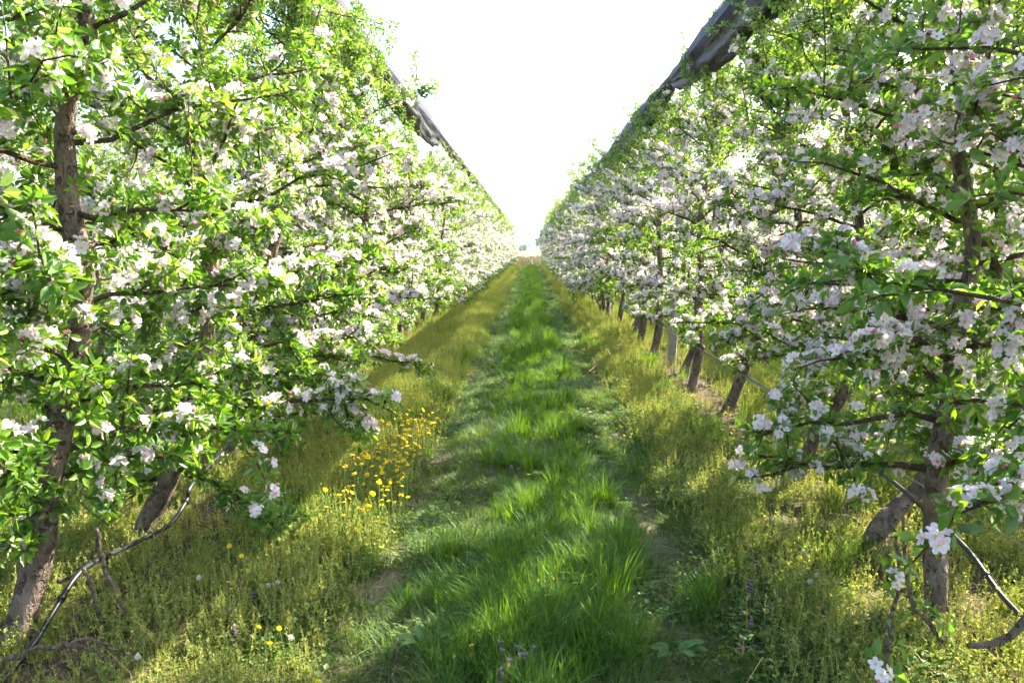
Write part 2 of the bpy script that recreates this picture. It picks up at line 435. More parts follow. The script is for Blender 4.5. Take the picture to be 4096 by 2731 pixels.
# ------------------------------------------------------------------ apple tree templates
LV = np.array([[0, 0, 0], [0, .38, 0], [0, .72, -.03], [0, 1, -.13], [-.23, .36, .09], [-.18, .70, .06], [.23, .36, .09], [.18, .70, .06]], float)
LT = np.array([[0, 1, 4], [4, 1, 2], [4, 2, 5], [5, 2, 3], [0, 6, 1], [6, 2, 1], [6, 7, 2], [7, 3, 2]])
LV0 = np.array([[0, 0, 0], [-.27, .5, .06], [0, 1, -.08], [.27, .5, .06]], float)
LT0 = np.array([[0, 2, 1], [0, 3, 2]])
LV1 = np.array([[0, 0, 0], [-.21, .28, .09], [-.20, .66, .03], [0, 1, -.14], [.20, .66, .03], [.21, .28, .09]], float)
LT1 = np.array([[0, 3, 2], [0, 2, 1], [0, 4, 3], [0, 5, 4]])
def fine_leaf(seed):
    r = np.random.default_rng(seed); n = 7
    t = np.linspace(0, 1, n); w = 0.245 * np.sin(np.pi * t ** 0.85) ** 0.8
    bend = r.uniform(.05, .45); fold = r.uniform(.2, .7); curl = r.uniform(-.06, .06)
    z = -bend * t ** 2 + 0.03 * np.sin(t * 6)
    V = [[0, -0.28, -0.05]]
    mid, le, ri = [], [], []
    for i in range(n):
        mid.append(len(V)); V.append([curl * t[i] ** 2, t[i], z[i]])
    for i in range(1, n - 1):
        s = 1 + (0.10 if i % 2 else -0.05)
        wv = 0.03 * r.normal()
        le.append(len(V)); V.append([curl * t[i] ** 2 - w[i] * s, t[i] + .02, z[i] + w[i] * fold + wv])
        ri.append(len(V)); V.append([curl * t[i] ** 2 + w[i] * s, t[i] + .02, z[i] + w[i] * fold - wv])
    T = []
    for side, flip in ((le, False), (ri, True)):
        tri = [(mid[0], mid[1], side[0])]
        for i in range(1, n - 2):
            tri += [(side[i - 1], mid[i], mid[i + 1]), (side[i - 1], mid[i + 1], side[i])]
        tri.append((side[-1], mid[n - 2], mid[n - 1]))
        T += [(a, c, b) if flip else (a, b, c) for a, b, c in tri]
    # petiole
    k = len(V); V += [[0.022, -0.28, -0.05], [0.018, 0, 0], [-0.018, 0, 0]]
    T += [(0, k, k + 1), (0, k + 1, k + 2)]
    return make_mesh('leaf', np.array(V), T, ['leaf_near'], smooth=True)
LEAF_ME = [fine_leaf(s) for s in range(6)]
def petal_tpl():
    V = np.array([[0, .06, 0], [-.34, .42, .12], [-.30, .80, .24], [0, .98, .26], [.30, .80, .24], [.34, .42, .12], [0, .5, .02]], float)
    T = np.array([[0, 6, 1], [1, 6, 2], [2, 6, 3], [3, 6, 4], [4, 6, 5], [5, 6, 0]])
    return V, T
def flower_tpl(fine=True):
    a = Acc(); pv, pt = petal_tpl()
    if fine == 'mid': pv, pt = np.array([[0, .05, 0], [-.36, .45, .12], [-.26, .88, .25], [.26, .88, .25], [.36, .45, .12]], float), np.array([[0, 2, 1], [0, 3, 2], [0, 4, 3]])
    if not fine: pv, pt = np.array([[0, 0, 0], [-.36, .6, .16], [0, 1, .24], [.36, .6, .16]], float), np.array([[0, 2, 1], [0, 3, 2]])
    for k in range(5):
        c, s = math.cos(k * 2 * math.pi / 5), math.sin(k * 2 * math.pi / 5)
        Rz = np.array([[c, -s, 0], [s, c, 0], [0, 0, 1]])
        a.add(pv @ Rz.T, pt, 0)
    if fine:
        n = 7 if fine is True else 4; t = np.linspace(0, 2 * np.pi, n, endpoint=False)
        V = np.vstack([[0, 0, .10], np.stack([.17 * np.cos(t), .17 * np.sin(t), np.full(n, .24)], 1)])
        a.add(V, [(0, 1 + k, 1 + (k + 1) % n) for k in range(n)], 1)
    V, T, I = np.concatenate(a.V), np.concatenate(a.T), np.concatenate(a.I)
    # local Y is the facing direction: swap so that Z(template) -> Y
    V = V[:, [0, 2, 1]]; T = T[:, [0, 2, 1]]
    return V, T, I
FLF, FLM, FLC = flower_tpl(True), flower_tpl('mid'), flower_tpl(False)
def cluster_arrays(rng, fine=True, stalks=True):
    """one umbel of blossoms, axis = local Z, base at origin; returns V,T,I (materials petal, stamen, bud, stalk)"""
    a = Acc(); tv, tt, ti = (FLF if stalks else FLM) if fine else FLC
    n = rng.integers(4, 7); ph = rng.uniform(0, 6.28)
    for k in range(n):
        th = 0.18 if k == 0 else rng.uniform(0.55, 1.15); az = ph + k * 2.3
        d = np.array([math.sin(th) * math.cos(az), math.sin(th) * math.sin(az), math.cos(th)])
        L = rng.uniform(.024, .036); p = d * L
        face = unit(d + rng.normal(0, .28, 3))
        if fine and k > 1 and rng.random() < .12:
            V, T = tube([p - d * .004, p + d * .003, p + d * .011, p + d * .016], [.003, .0065, .006, .001], 6)
            a.add(V, T, 2)
        else:
            Rm = frames(face[None], rng.normal(0, 1, (1, 3)))
            V, T = stamp(tv, tt, p[None], Rm, np.array([rng.uniform(.022, .027)]))
            for m in (0, 1):
                if (ti == m).any():
                    a.add(V, T[ti == m], m) if m == 0 else a.T.append(T[ti == m] + a.n - len(V)) or a.I.append(np.full((ti == m).sum(), m))
        if fine and stalks:
            V, T = tube([np.zeros(3), p * .5 + [0, 0, -.002], p], .0011, 3, False); a.add(V, T, 3)
    return np.concatenate(a.V), np.concatenate(a.T), np.concatenate(a.I)
CL = [cluster_arrays(np.random.default_rng(100 + k)) for k in range(9)]
CL_ME = [make_mesh('blossom_cluster', v, t, ['petal', 'stamen', 'bud', 'stalk'], i) for v, t, i in CL]
CLJ = [cluster_arrays(np.random.default_rng(100 + k), True, False) for k in range(9)]
CLC = [cluster_arrays(np.random.default_rng(200 + k), False) for k in range(6)]

def reach(z):
    return float(np.interp(z, [0.4, 0.7, 1.1, 1.9, 2.5, 3.0, 3.4], [0.70, 1.0, 1.15, 1.05, 0.80, 0.50, 0.28]))
def bloom(z):
    return float(np.interp(z, [0.4, 0.8, 1.1, 2.1, 2.6, 3.0], [0.40, 0.75, 0.95, 0.9, 0.5, 0.10]))

def grow(rng, trunk, dens=1.0, bl=1.0, low=0.55, rr=1.0, sub_n=(3, 6), step=0.052, lowfill=1.0):
    """skeleton of one spindle apple tree about its own base: trunk points (n,3) in local metres"""
    trunk = np.asarray(trunk, float)
    zmax = trunk[-1, 2]
    limbs, spurs = [], []           # limb: list of (points, radii); spur: pos, axis, has_flower, leaf_scale, young
    az = rng.uniform(0, 6.28); z = low
    def along(P, start, st, bf=1.0, fl=None, ls=1.0, yg=0.0):
        L = np.concatenate([[0], np.cumsum(np.linalg.norm(np.diff(P, axis=0), axis=1))]); s = start
        while s < L[-1]:
            p = np.array([np.interp(s, L, P[:, k]) for k in range(3)]); q = np.array([np.interp(min(s + .02, L[-1]), L, P[:, k]) for k in range(3)])
            t = unit(q - p + 1e-6)
            ax = unit(np.array([0, 0, .55]) + rng.normal(0, .5, 3) + t * .25); ax = unit(ax - t * (ax @ t) * .5)
            f = rng.random() < (bloom(p[2]) * bf if fl is None else fl)
            spurs.append((p + ax * rng.uniform(.0, .035), ax, f, ls * rng.uniform(.8, 1.15), rng.random() < yg, len(limbs)))
            s += st * rng.uniform(.6, 1.5) / dens
        t = unit(P[-1] - P[-2])
        spurs.append((P[-1], unit(t + [0, 0, .4]), False, ls, rng.random() < .35, len(limbs)))
    while z < zmax - 0.1:
        bf = bl * rng.choice([.25, .8, 1.1, 1.4])
        c = np.array([np.interp(z, trunk[:, 2], trunk[:, k]) for k in range(3)])
        az += 2.4 + rng.normal(0, .35)
        dx, dy = math.cos(az), math.sin(az)
        L = reach(z) * rr * rng.uniform(.65, 1.04) * (1 - 0.3 * abs(dy))
        up0 = np.interp(z, [.5, 1.2, 2.2, 3.0], [.02, .22, .45, .8]) + rng.normal(0, .12)
        n = 7; t = np.linspace(0, 1, n); sag = np.interp(z, [.5, 1.5, 3], [.20, .14, -.05])
        wig = np.cumsum(rng.normal(0, .022, (n, 3)), axis=0) * L; wig[0] = 0
        P = c + np.stack([dx * L * t, dy * L * t, up0 * L * t - sag * L * t ** 2], 1) + wig
        r0 = np.interp(z, [.5, 1.5, 3], [.017, .013, .007]) * rng.uniform(.8, 1.25)
        pieces = [(P, np.linspace(r0, .0032, n), 6)]
        ls_, yg_ = float(np.interp(z, [1.6, 2.7], [1, .78])), float(np.interp(z, [1.5, 2.8], [.06, .4]))
        along(P, .12 * L + .05, step, bf=bf, ls=ls_, yg=yg_)
        for k in range(rng.integers(*sub_n)):
            s = rng.uniform(.2, .95); p = np.array([np.interp(s, t, P[:, j]) for j in range(3)])
            d = unit(np.array([dx, dy, 0]) * .5 + rng.normal(0, .55, 3) + [0, 0, np.interp(z, [.6, 2.5], [.1, .75])])
            l = rng.uniform(.12, .36) * (1.15 - .5 * s); m = 4; tt_ = np.linspace(0, 1, m)
            Q = p + d * (tt_ * l)[:, None] + np.array([0, 0, -.10 * l]) * (tt_ ** 2)[:, None] + np.cumsum(rng.normal(0, .012, (m, 3)), 0) * np.array([[0], [1], [1], [1]])
            pieces.append((Q, np.linspace(r0 * .42, .0022, m), 4))
            along(Q, .035, step * .85, bf=bf, ls=ls_, yg=yg_)
        if z > 1.7:                                     # thin upright shoots from the upper limbs
            for k in range(rng.integers(1, 3)):
                s = rng.uniform(.35, 1.0); p = np.array([np.interp(s, t, P[:, j]) for j in range(3)]); l = rng.uniform(.2, .5)
                Q = p + unit(rng.normal(0, .22, 3) + [0, 0, 1.0]) * (np.linspace(0, 1, 4) * l)[:, None] + rng.normal(0, .006, (4, 3))
                pieces.append((Q, np.linspace(.004, .0018, 4), 4)); along(Q, .04, .05, fl=.04, ls=.62, yg=.5)
        limbs.append(pieces)
        z += rng.uniform(.07, .115) * (lowfill if z < 2.7 else 1)
    # upright shoots round the leader
    for k in range(rng.integers(15, 21)):
        zz = rng.uniform(zmax - .75, zmax); c = np.array([np.interp(zz, trunk[:, 2], trunk[:, j]) for j in range(3)])
        l = rng.uniform(.3, .7); d = unit(rng.normal(0, .42, 3) + [0, 0, 1.0]); d[2] = abs(d[2])
        off = np.array([rng.normal(0, .16), rng.normal(0, .26), 0]); m = 5; t = np.linspace(0, 1, m)[:, None]
        Q = c + off * np.minimum(1, t * 2.5) + d * l * t + np.cumsum(rng.normal(0, .01, (m, 3)), 0) * (t > 0)
        along(Q, .06, .05, fl=.05 * bl, ls=.72, yg=.45)
        limbs.append([(Q, np.linspace(.006, .002, m), 4)])
    # leaf tufts on the trunk itself
    for k in range(int((95 if dens > 1.5 else 40) * dens)):
        zz = rng.uniform(low, zmax - .2); c = np.array([np.interp(zz, trunk[:, 2], trunk[:, j]) for j in range(3)])
        a = rng.uniform(0, 6.28) if rng.random() < .5 else rng.normal(-1.0, .7); d = np.array([math.cos(a), math.sin(a), .4])
        spurs.append((c + unit(d) * rng.uniform(.05, .26), unit(d), rng.random() < bloom(zz) * .5 * bl, .9, False, -1))
    return limbs, spurs

def leaves_of(spurs, rng, nmin=6, nmax=10, size=1.0):
    """arrays: pos, rot, length, young flag for every leaf"""
    p = np.array([q[0] for q in spurs]); ax = np.array([q[1] for q in spurs]); sc = np.array([q[3] for q in spurs]); yg = np.array([q[4] for q in spurs])
    n = np.where([q[2] for q in spurs], rng.integers(4, 7, len(spurs)), rng.integers(nmin, nmax + 1, len(spurs))); idx = np.repeat(np.arange(len(spurs)), n)
    k = np.concatenate([np.arange(c) for c in n]); inner = k == n[idx] - 1; m = len(idx)
    ref = np.where(np.abs(ax[:, 2:3]) < .8, [[.31, .22, .93]], [[1, .1, 0]])
    e1 = unit(np.cross(ax, ref)); e2 = np.cross(ax, e1)
    az = rng.uniform(0, 6.28, len(spurs))[idx] + k * 2.4 + rng.normal(0, .2, m)
    th = np.where(inner, rng.uniform(.15, .5, m), rng.uniform(.65, 1.5, m))[:, None]
    o = np.cos(az)[:, None] * e1[idx] + np.sin(az)[:, None] * e2[idx]; a = ax[idx]
    d = a * np.cos(th) + o * np.sin(th) + np.array([0, 0, -.15])
    nn = a * np.sin(th) - o * np.cos(th) * .8 + rng.normal(0, .25, (m, 3))
    ln = np.where(inner, rng.uniform(.02, .036, m), rng.uniform(.034, .066, m)) * sc[idx] * size
    return p[idx] + o * .006 + d * .012, frames(d, nn), ln, yg[idx] | (inner & (rng.random(m) < .6)), np.array([q[5] for q in spurs])[idx]
def foliage_mesh(name, L, keep, fine=True):
    pos, rot, ln, yg = L[:4]
    a = Acc()
    for y, mi in ((False, 0), (True, 1)):
        m = keep & (yg == y)
        if m.any():
            tv, tt = {0: (LV0, LT0), 1: (LV1, LT1), 2: (LV, LT)}[int(fine)]
            V, T = stamp(tv, tt, pos[m], rot[m], ln[m]); a.add(V, T, mi)
    return a.mesh(name, ['leaf', 'young'])
def cluster_frames(spurs, rng):
    fl = [s for s in spurs if s[2]]
    if not fl: return np.zeros((0, 3)), np.zeros((0, 3, 3)), np.zeros(0), np.zeros(0, int), np.zeros(0, int)
    p = np.array([s[0] + s[1] * .012 for s in fl]); ax = np.array([unit(s[1] + [0, 0, .15]) for s in fl])
    r = frames(rng.normal(0, 1, (len(fl), 3)), ax)
    z = ax; x = unit(np.cross(rng.normal(0, 1, (len(fl), 3)), z)); y = np.cross(z, x)
    return p, np.stack([x, y, z], 2), rng.uniform(.9, 1.2, len(fl)), rng.integers(0, 9, len(fl)), np.array([q[5] for q in fl])
def blossom_mesh(name, C, keep, fine=True, size=1.0):
    p, r, s, v = C[:4]; a = Acc(); lib = CLJ if fine else CLC
    for k in range(len(lib)):
        m = keep & (v % len(lib) == k)
        if not m.any(): continue
        tv, tt, ti = lib[k]
        V, T = stamp(tv, tt, p[m], r[m], s[m] * size)
        n = int(m.sum()); I = np.tile(ti, n)
        a.V.append(V); a.T.append(T + a.n); a.I.append(I); a.n += len(V)
    if a.empty(): return None
    return a.mesh(name, ['petal', 'stamen', 'bud', 'stalk'])
def trunk_mesh(name, pts, r0, r1, rng, k=10):
    P = smooth_path(pts, 26)
    t = np.linspace(0, 1, 26); r = r0 * .88 * (1 - t) ** 1.05 + r1 * t ** .5
    r = np.maximum(r, .008) * (1 + .10 * np.sin(t * 37 + rng.uniform(0, 6)) * (t < .9)); r[:3] *= [1.30, 1.14, 1.04]
    P = P + np.cumsum(rng.normal(0, .004, P.shape), 0) * [1, 1, 0]
    a = Acc(); V, T = tube(P, r, k, True, .035, rng); a.add(V, T)
    for i in rng.integers(3, 22, 7):                         # pruning knots
        d = unit([rng.normal(), rng.normal(), .15]); c = P[i] + d * r[i] * .75
        V, T = tube([c, c + d * .018, c + d * .026], [r[i] * .55, r[i] * .5, r[i] * .3], 7, True, .08, rng); a.add(V, T)
    return a.mesh(name, ['bark'], True), P
def limb_arrays(pieces, acc, near=True):
    for P, r, k in pieces:
        V, T = tube(P, r, k if near else 3, near); acc.add(V, T)

def mat_of(p, r, s):
    m = Matrix.Identity(4)
    for i in range(3):
        for j in range(3): m[i][j] = float(r[i, j] * s)
        m[i][3] = float(p[i])
    return m

# ------------------------------------------------------------------ near apple trees, each its own shape
def near_tree(seed, base, trunk_w, label, group, r0=.06, dens=1.0, bl=1.0, low=.55, rr=1.0, n_leaf=150, n_cl=100, size=1.0, ztop=3.15):
    rng = np.random.default_rng(seed)
    base = np.asarray(base, float)
    tr = np.asarray(trunk_w, float) - base
    while tr[-1, 2] < ztop:
        tr = np.vstack([tr, tr[-1] + [rng.normal(0, .05) - tr[-1, 0] * .15, rng.normal(0, .05), .4]])
    tr[0, 2] -= .05
    root = obj('apple_tree', None, loc=base, label=label, cat='tree', group=group)
    me, P = trunk_mesh('trunk', tr, r0, .016, rng, 12)
    obj('trunk', me, root)
    limbs, spurs = grow(rng, P, dens, bl, low, rr, sub_n=(4, 7), lowfill=.8)
    br = []
    for pc in limbs:
        a = Acc(); limb_arrays(pc, a); br.append(obj('branch', a.mesh('branch', ['twig'], True), root))
    br.append(root)                                   # index -1: growing straight from the trunk
    L = leaves_of(spurs, rng, size=size); C = cluster_frames(spurs, rng)
    def largest(pos, ext, n):
        if not len(pos): return np.zeros(0, bool)
        x, y, z = project(pos + base)
        ok = (x > 4) & (x < 1020) & (y > 4) & (y < 678) & (z > .4)
        sc = np.where(ok, ext / np.maximum(z, .1), 0)
        k = np.zeros(len(pos), bool); idx = np.argsort(-sc)[:n]; k[idx[sc[idx] > 0]] = True
        return k
    kl, kc = largest(L[0], L[2], n_leaf), largest(C[0], C[2], n_cl)
    for i in np.nonzero(kl)[0]:
        o = bpy.data.objects.new('leaf', LEAF_ME[i % 6]); o.parent = br[L[4][i]]; o.matrix_basis = mat_of(L[0][i], L[1][i], L[2][i]); col.objects.link(o)
    for i in np.nonzero(kc)[0]:
        o = bpy.data.objects.new('blossom_cluster', CL_ME[C[3][i]]); o.parent = br[C[4][i]]; o.matrix_basis = mat_of(C[0][i], C[1][i], C[2][i] * .92); col.objects.link(o)
    obj('foliage', foliage_mesh('foliage', L, ~kl, 1), root, kind='stuff')
    bm_ = blossom_mesh('blossoms', C, ~kc, True, .92)
    if bm_: obj('blossoms', bm_, root, kind='stuff')
    return root

def px_trunk(pts, Y, seed, dy=.05):
    r = np.random.default_rng(seed)
    return np.array([at_y(x, y, Y + r.normal(0, dy) * (i > 0)) for i, (x, y) in enumerate(pts)])
def wander(x, y, seed, lean=0.0):
    r = np.random.default_rng(seed); n = 8
    z = np.linspace(0, 3.2, n)
    return np.stack([x + lean * np.minimum(z, 1.0) + np.cumsum(r.normal(0, .05, n)), y + np.cumsum(r.normal(0, .05, n)), z + gz(x, y)], 1)

GL, GR = 'apple trees of the row along the lane, dandelion side', 'apple trees of the row along the lane, concrete post side'
left_px = [
    ([(13, 655), (17, 631), (33, 566), (43, 500), (50, 470), (61, 422), (85, 305), (65, 152), (78, 74), (93, 48)], .068, .3, 'apple tree with thick flaking trunk, black hose and dead prunings at its foot'),
    ([(135, 552), (148, 520), (174, 470), (205, 374), (209, 331), (213, 218), (192, 131), (205, 52)], .056, .45, 'apple tree with reddish leaning trunk, second whole trunk of the left row'),
    ([(228, 470), (240, 410), (257, 305), (287, 187), (300, 100)], .052, .75, 'apple tree with upright trunk, third whole trunk of the left row'),
    ([(293, 432), (305, 400), (335, 310), (358, 250), (366, 190)], .05, .85, 'apple tree leaning to the lane, fourth whole trunk of the left row'),
]
k = 0
for pts, r0, bl, lab in left_px:
    b = on_ground(*pts[0]); near_tree(11 + k, b, px_trunk(pts, b[1], k), lab, GL, r0, bl=bl, low=.50 if k == 0 else .40, dens=2.0, size=.92, ztop=3.15 - .06 * k); k += 1
near_tree(31, (XL - .02, 2.02, 0), wander(XL - .02, 2.02, 3), 'apple tree cut off by the left picture edge, only its branches in view', GL, .06, bl=.35, low=.82, n_leaf=160)
near_tree(32, (XL, 1.05, 0), wander(XL, 1.05, 4), 'apple tree nearest to the viewer on the left, a few twigs in view', GL, .06, bl=.3, low=1.15, n_leaf=60, n_cl=20, rr=.8)
right_px = [
    ([(936, 622), (935, 590), (931, 540), (929, 500), (936, 440), (943, 383), (953, 305), (968, 252), (950, 160), (949, 96), (958, 26)], .052, .6, 'apple tree with smooth upright trunk, first whole trunk of the right row'),
    ([(858, 550), (880, 523), (905, 500), (925, 480), (942, 440), (955, 380), (985, 320), (1000, 240), (998, 150)], .055, .65, 'apple tree with trunk slanting steeply from a blackened foot in the weeds'),
    ([(792, 490), (805, 458), (822, 420), (845, 390), (860, 340), (864, 280), (856, 200), (846, 120), (842, 50)], .055, .75, 'apple tree with thick slanting trunk behind the low branch of blossoms'),
    ([(778, 436), (795, 405), (808, 385), (814, 340), (810, 280), (798, 200), (790, 130)], .05, .8, 'apple tree with slanting trunk half hidden by the thicker slanting trunk before it'),
]
for pts, r0, bl, lab in right_px:
    b = on_ground(*pts[0]); near_tree(51 + k, b, px_trunk(pts, b[1], k), lab, GR, r0, bl=bl, low=.68, dens=1.95, size=.9); k += 1
near_tree(71, (XR + .03, 2.3, 0), wander(XR + .03, 2.3, 9), 'apple tree cut off by the right picture edge, large leaves and blossoms in view', GR, .055, bl=.6, low=.9, n_leaf=160)
near_tree(72, (XR + .05, 1.3, 0), wander(XR + .05, 1.3, 10), 'apple tree nearest to the viewer on the right, a few twigs in view', GR, .055, bl=.4, low=1.15, n_leaf=60, n_cl=20, rr=.75)

# ------------------------------------------------------------------ shared tree variants for the rest of the rows
def variant(seed, fine, lean=0.0, low=.58):
    rng = np.random.default_rng(seed)
    tr = wander(0, 0, seed, lean + rng.normal(0, .07)); tr[:, 2] -= tr[0, 2] + .05
    me, P = trunk_mesh('trunk', tr, rng.uniform(.045, .06), .014, rng, 10 if fine else 7)
    limbs, spurs = grow(rng, P, 1.4 if fine else 1.25, (.78 if fine else .88), low, 1.0 if fine else 1.06, sub_n=(3, 6) if fine else (3, 5), step=.055)
    a = Acc()
    for pc in limbs: limb_arrays(pc, a, fine)
    L = leaves_of(spurs, rng, size=1.0 if fine else 1.15, nmin=5, nmax=9 if fine else 7); C = cluster_frames(spurs, rng)
    kc = np.zeros(len(C[0]), bool)
    if fine:
        idx = np.argsort(-C[0][:, 0])[:60]; kc[idx] = True     # local +X faces the lane
    return dict(trunk=me, branches=a.mesh('branches', ['twig'], True), foliage=foliage_mesh('foliage', L, np.ones(len(L[0]), bool), fine),
                blossoms=blossom_mesh('blossoms', C, ~kc, False, 1.1 if fine else 1.25), C=C, kc=np.nonzero(kc)[0])
MID = [variant(300 + i, True, .08 if i < 4 else -.22, .48 if i < 4 else .66) for i in range(8)]
FAR = [variant(400 + i, False, .05 if i < 4 else -.05, .52) for i in range(8)]
def place(v, x, y, rz, label, group, s=1.0, clusters=True):
    root = obj('apple_tree', None, loc=(x, y, float(gz(x, y))), label=label, cat='tree', group=group)
    root.rotation_euler = (0, 0, rz); root.scale = (s, s, s)
    obj('trunk', v['trunk'], root); obj('branches', v['branches'], root)
    obj('foliage', v['foliage'], root, kind='stuff')
    if v['blossoms']: obj('blossoms', v['blossoms'], root, kind='stuff')
    if clusters:
        p, r, sc, ci = v['C'][:4]
        for i in v['kc']:
            o = bpy.data.objects.new('blossom_cluster', CL_ME[ci[i]]); o.parent = root; o.matrix_basis = mat_of(p[i], r[i], sc[i]); col.objects.link(o)
    return root
ORD = ['first', 'second', 'third', 'fourth', 'fifth', 'sixth', 'seventh', 'eighth', 'ninth', 'tenth', 'eleventh', 'twelfth', 'thirteenth', 'fourteenth', 'fifteenth', 'sixteenth']
rr_ = random.Random(8)
END_Y = 70
def fill_row(X, y0, rz, side, group, i0):
    y = y0; i = i0
    while y < END_Y:
        nearby = y < 16
        v = (MID if nearby else FAR)[rr_.randrange(4) + (4 if side == 'right' else 0)]
        if nearby: lab = f'blossoming apple tree, {ORD[i] if i < 16 else "sixteenth"} whole trunk of the {side} row'
        elif y < 34: lab = f'blossoming apple tree in the middle stretch of the {side} row'
        else: lab = f'small far blossoming apple tree towards the end of the {side} row'
        place(v, X + rr_.gauss(0, .05), y, rz + rr_.gauss(0, .18), lab, group, rr_.uniform(.9, 1.04) if side == 'left' else rr_.uniform(.98, 1.13), nearby and y < 13)
        y += rr_.uniform(.9, 1.12); i += 1
fill_row(XL, 7.3, 0, 'left', GL, 4)
b7 = [on_ground(728, 413), on_ground(702, 393), on_ground(684, 374)]
for j, b in enumerate(b7):
    place(MID[4 + j], b[0] - .08, b[1], math.pi + rr_.gauss(0, .15), ['apple tree with slanting trunk on bare litter, fifth whole trunk of the right row', 'apple tree with flaking upright trunk on bare litter, sixth whole trunk of the right row', 'apple tree with reddish trunk beside the pale concrete post'][j], GR, 1.06)
fill_row(XR - .10, 11.2, math.pi, 'right', GR, 7)
# the next rows on either side, seen through the gaps
for X, rz, lab, grp in ((XL - 3.93, 0, 'blossoming apple tree of the next row, seen through the left row', 'apple trees of the next row, left'),
                        (XR + 3.93, math.pi, 'blossoming apple tree of the next row, seen through the right row', 'apple trees of the next row, right')):
    y = 2.6 if X > 0 else 5.0
    i = 0
    while y < 34:
        place(FAR[i % 8], X + rr_.gauss(0, .05), y, rz + rr_.gauss(0, .3), lab, grp, rr_.uniform(.95, 1.05), False)
        y += rr_.uniform(.95, 1.15); i += 1

# ------------------------------------------------------------------ posts, wires, hail nets, hoses
POSTS = {'left': [2.4, 10.0, 17.9, 25.8, 33.7, 41.6, 49.5, 57.4, 65.3], 'right': [2.4, 10.35, 18.2, 26.0, 33.9, 41.8, 49.7, 57.6, 65.5]}
def post_mesh():
    V = []; zs = [-.3, 3.72]
    for z in zs:
        w = .05 if z < 1 else .042
        c = .012
        V += [[-w + c, -w, z], [w - c, -w, z], [w, -w + c, z], [w, w - c, z], [w - c, w, z], [-w + c, w, z], [-w, w - c, z], [-w, -w + c, z]]
    T = []
    for j in range(8):
        k2 = (j + 1) % 8; T += [(j, k2, 8 + k2), (j, 8 + k2, 8 + j)]
    T += [(8, 8 + j, 9 + j) for j in range(1, 7)]
    return make_mesh('concrete_post', np.array(V), T, ['concrete'])
PM = post_mesh()
for side, X in (('left', XL), ('right', XR)):
    for i, y in enumerate(POSTS[side]):
        if i == 0: continue
        px = X - .12 if side == 'left' else X + .02
        lab = 'pale concrete trellis post among the trunks of the right row' if (side == 'right' and i == 1) else f'concrete trellis post hidden in the foliage of the {side} row'
        o = obj('concrete_post', PM, loc=(px, y, float(gz(px, y)) - .02), label=lab, cat='post', group=f'trellis posts of the {side} row')
        o.rotation_euler = (0, R(2 if side == 'right' else -1), R(8))

def net_meshes(X, posts, seed, sgn, zt=3.75):
    """gathered hail net slung from post to post: dark bundle with a sagging belly, loose thinner fold over it"""
    r = np.random.default_rng(seed); K = 28
    ys, prof = [], []
    A, B, nA = [], [], 0
    stops = posts
    for s in range(len(stops) - 1):
        y0, y1 = stops[s], stops[s + 1]; n = 26 if y1 < 30 else 10
        full = r.uniform(.85, 1.1) * (1 if y0 < 11 else .5)
        for t in np.linspace(0, 1, n, endpoint=False): ys.append(y0 + (y1 - y0) * t); prof.append(full * math.sin(math.pi * t) ** .55)
    ys.append(stops[-1]); prof.append(0)
    ys, prof = np.array(ys), np.array(prof)
    th = np.linspace(0, 2 * np.pi, K, endpoint=False)
    fold = np.cumsum(r.normal(0, .5, (len(ys), 3)), 0)
    V = []
    for i, (y, p) in enumerate(zip(ys, prof)):
        h = .06 + .17 * p; w = .05 + .09 * p
        ripple = 1 + .20 * np.sin(3 * th + fold[i, 0]) + .16 * np.sin(8 * th + fold[i, 1] * 2) + r.normal(0, .03, K)
        V.append(np.stack([X + sgn * .05 + w * np.sin(th) * ripple, np.full(K, y), zt - .06 * p - h * .8 + h * np.cos(th) * ripple], 1))
    V = np.concatenate(V); n = len(ys); j = np.arange(K); j2 = (j + 1) % K; T = []
    for i in range(n - 1):
        a0, b0 = i * K, (i + 1) * K
        T.append(np.stack([a0 + j, a0 + j2, b0 + j2], 1)); T.append(np.stack([a0 + j, b0 + j2, b0 + j], 1))
    bundle = make_mesh('net_bundle', V, np.concatenate(T), ['net'], smooth=True)
    # loose fold: an arched sheet lying over the bundle
    m = 9; u = np.linspace(-1, 1, m); V = []
    for i, (y, p) in enumerate(zip(ys, prof)):
        w = .07 + .11 * p; top = zt + .02 + .07 * p
        x = X + sgn * (.03 + .06 * p) + w * u; z = top - (.08 + .24 * p) * np.abs(u) ** 1.7 + .015 * np.sin(9 * u + fold[i, 2] * 2)
        V.append(np.stack([x, np.full(m, y), z], 1))
    V = np.concatenate(V); ii = (np.arange(n - 1)[:, None] * m + np.arange(m - 1)[None]).ravel()
    T = np.concatenate([np.stack([ii, ii + 1, ii + m + 1], 1), np.stack([ii, ii + m + 1, ii + m], 1)])
    return bundle, make_mesh('loose_fold', V, T, ['net_thin'], smooth=True)
for side, X, seed, sgn in (('left', XL, 1, 1), ('right', XR, 2, -1)):
    root = obj('hail_net', None, loc=(0, 0, 0), label=f'dark hail net gathered in swags along the top of the {side} row', cat='net')
    b_, f_ = net_meshes(X, POSTS[side], seed, sgn, 4.1 if side == 'left' else 3.78)
    obj('net_bundle', b_, root); obj('loose_fold', f_, root)
for side, X, seed in (('left', XL - 3.93, 3), ('right', XR + 3.93, 4)):
    root = obj('hail_net', None, label=f'grey hail net over the next row, glimpsed through the {side} row', cat='net')
    b_, f_ = net_meshes(X, POSTS[side][:5], seed, 1)
    obj('net_bundle', b_, root); obj('loose_fold', f_, root)
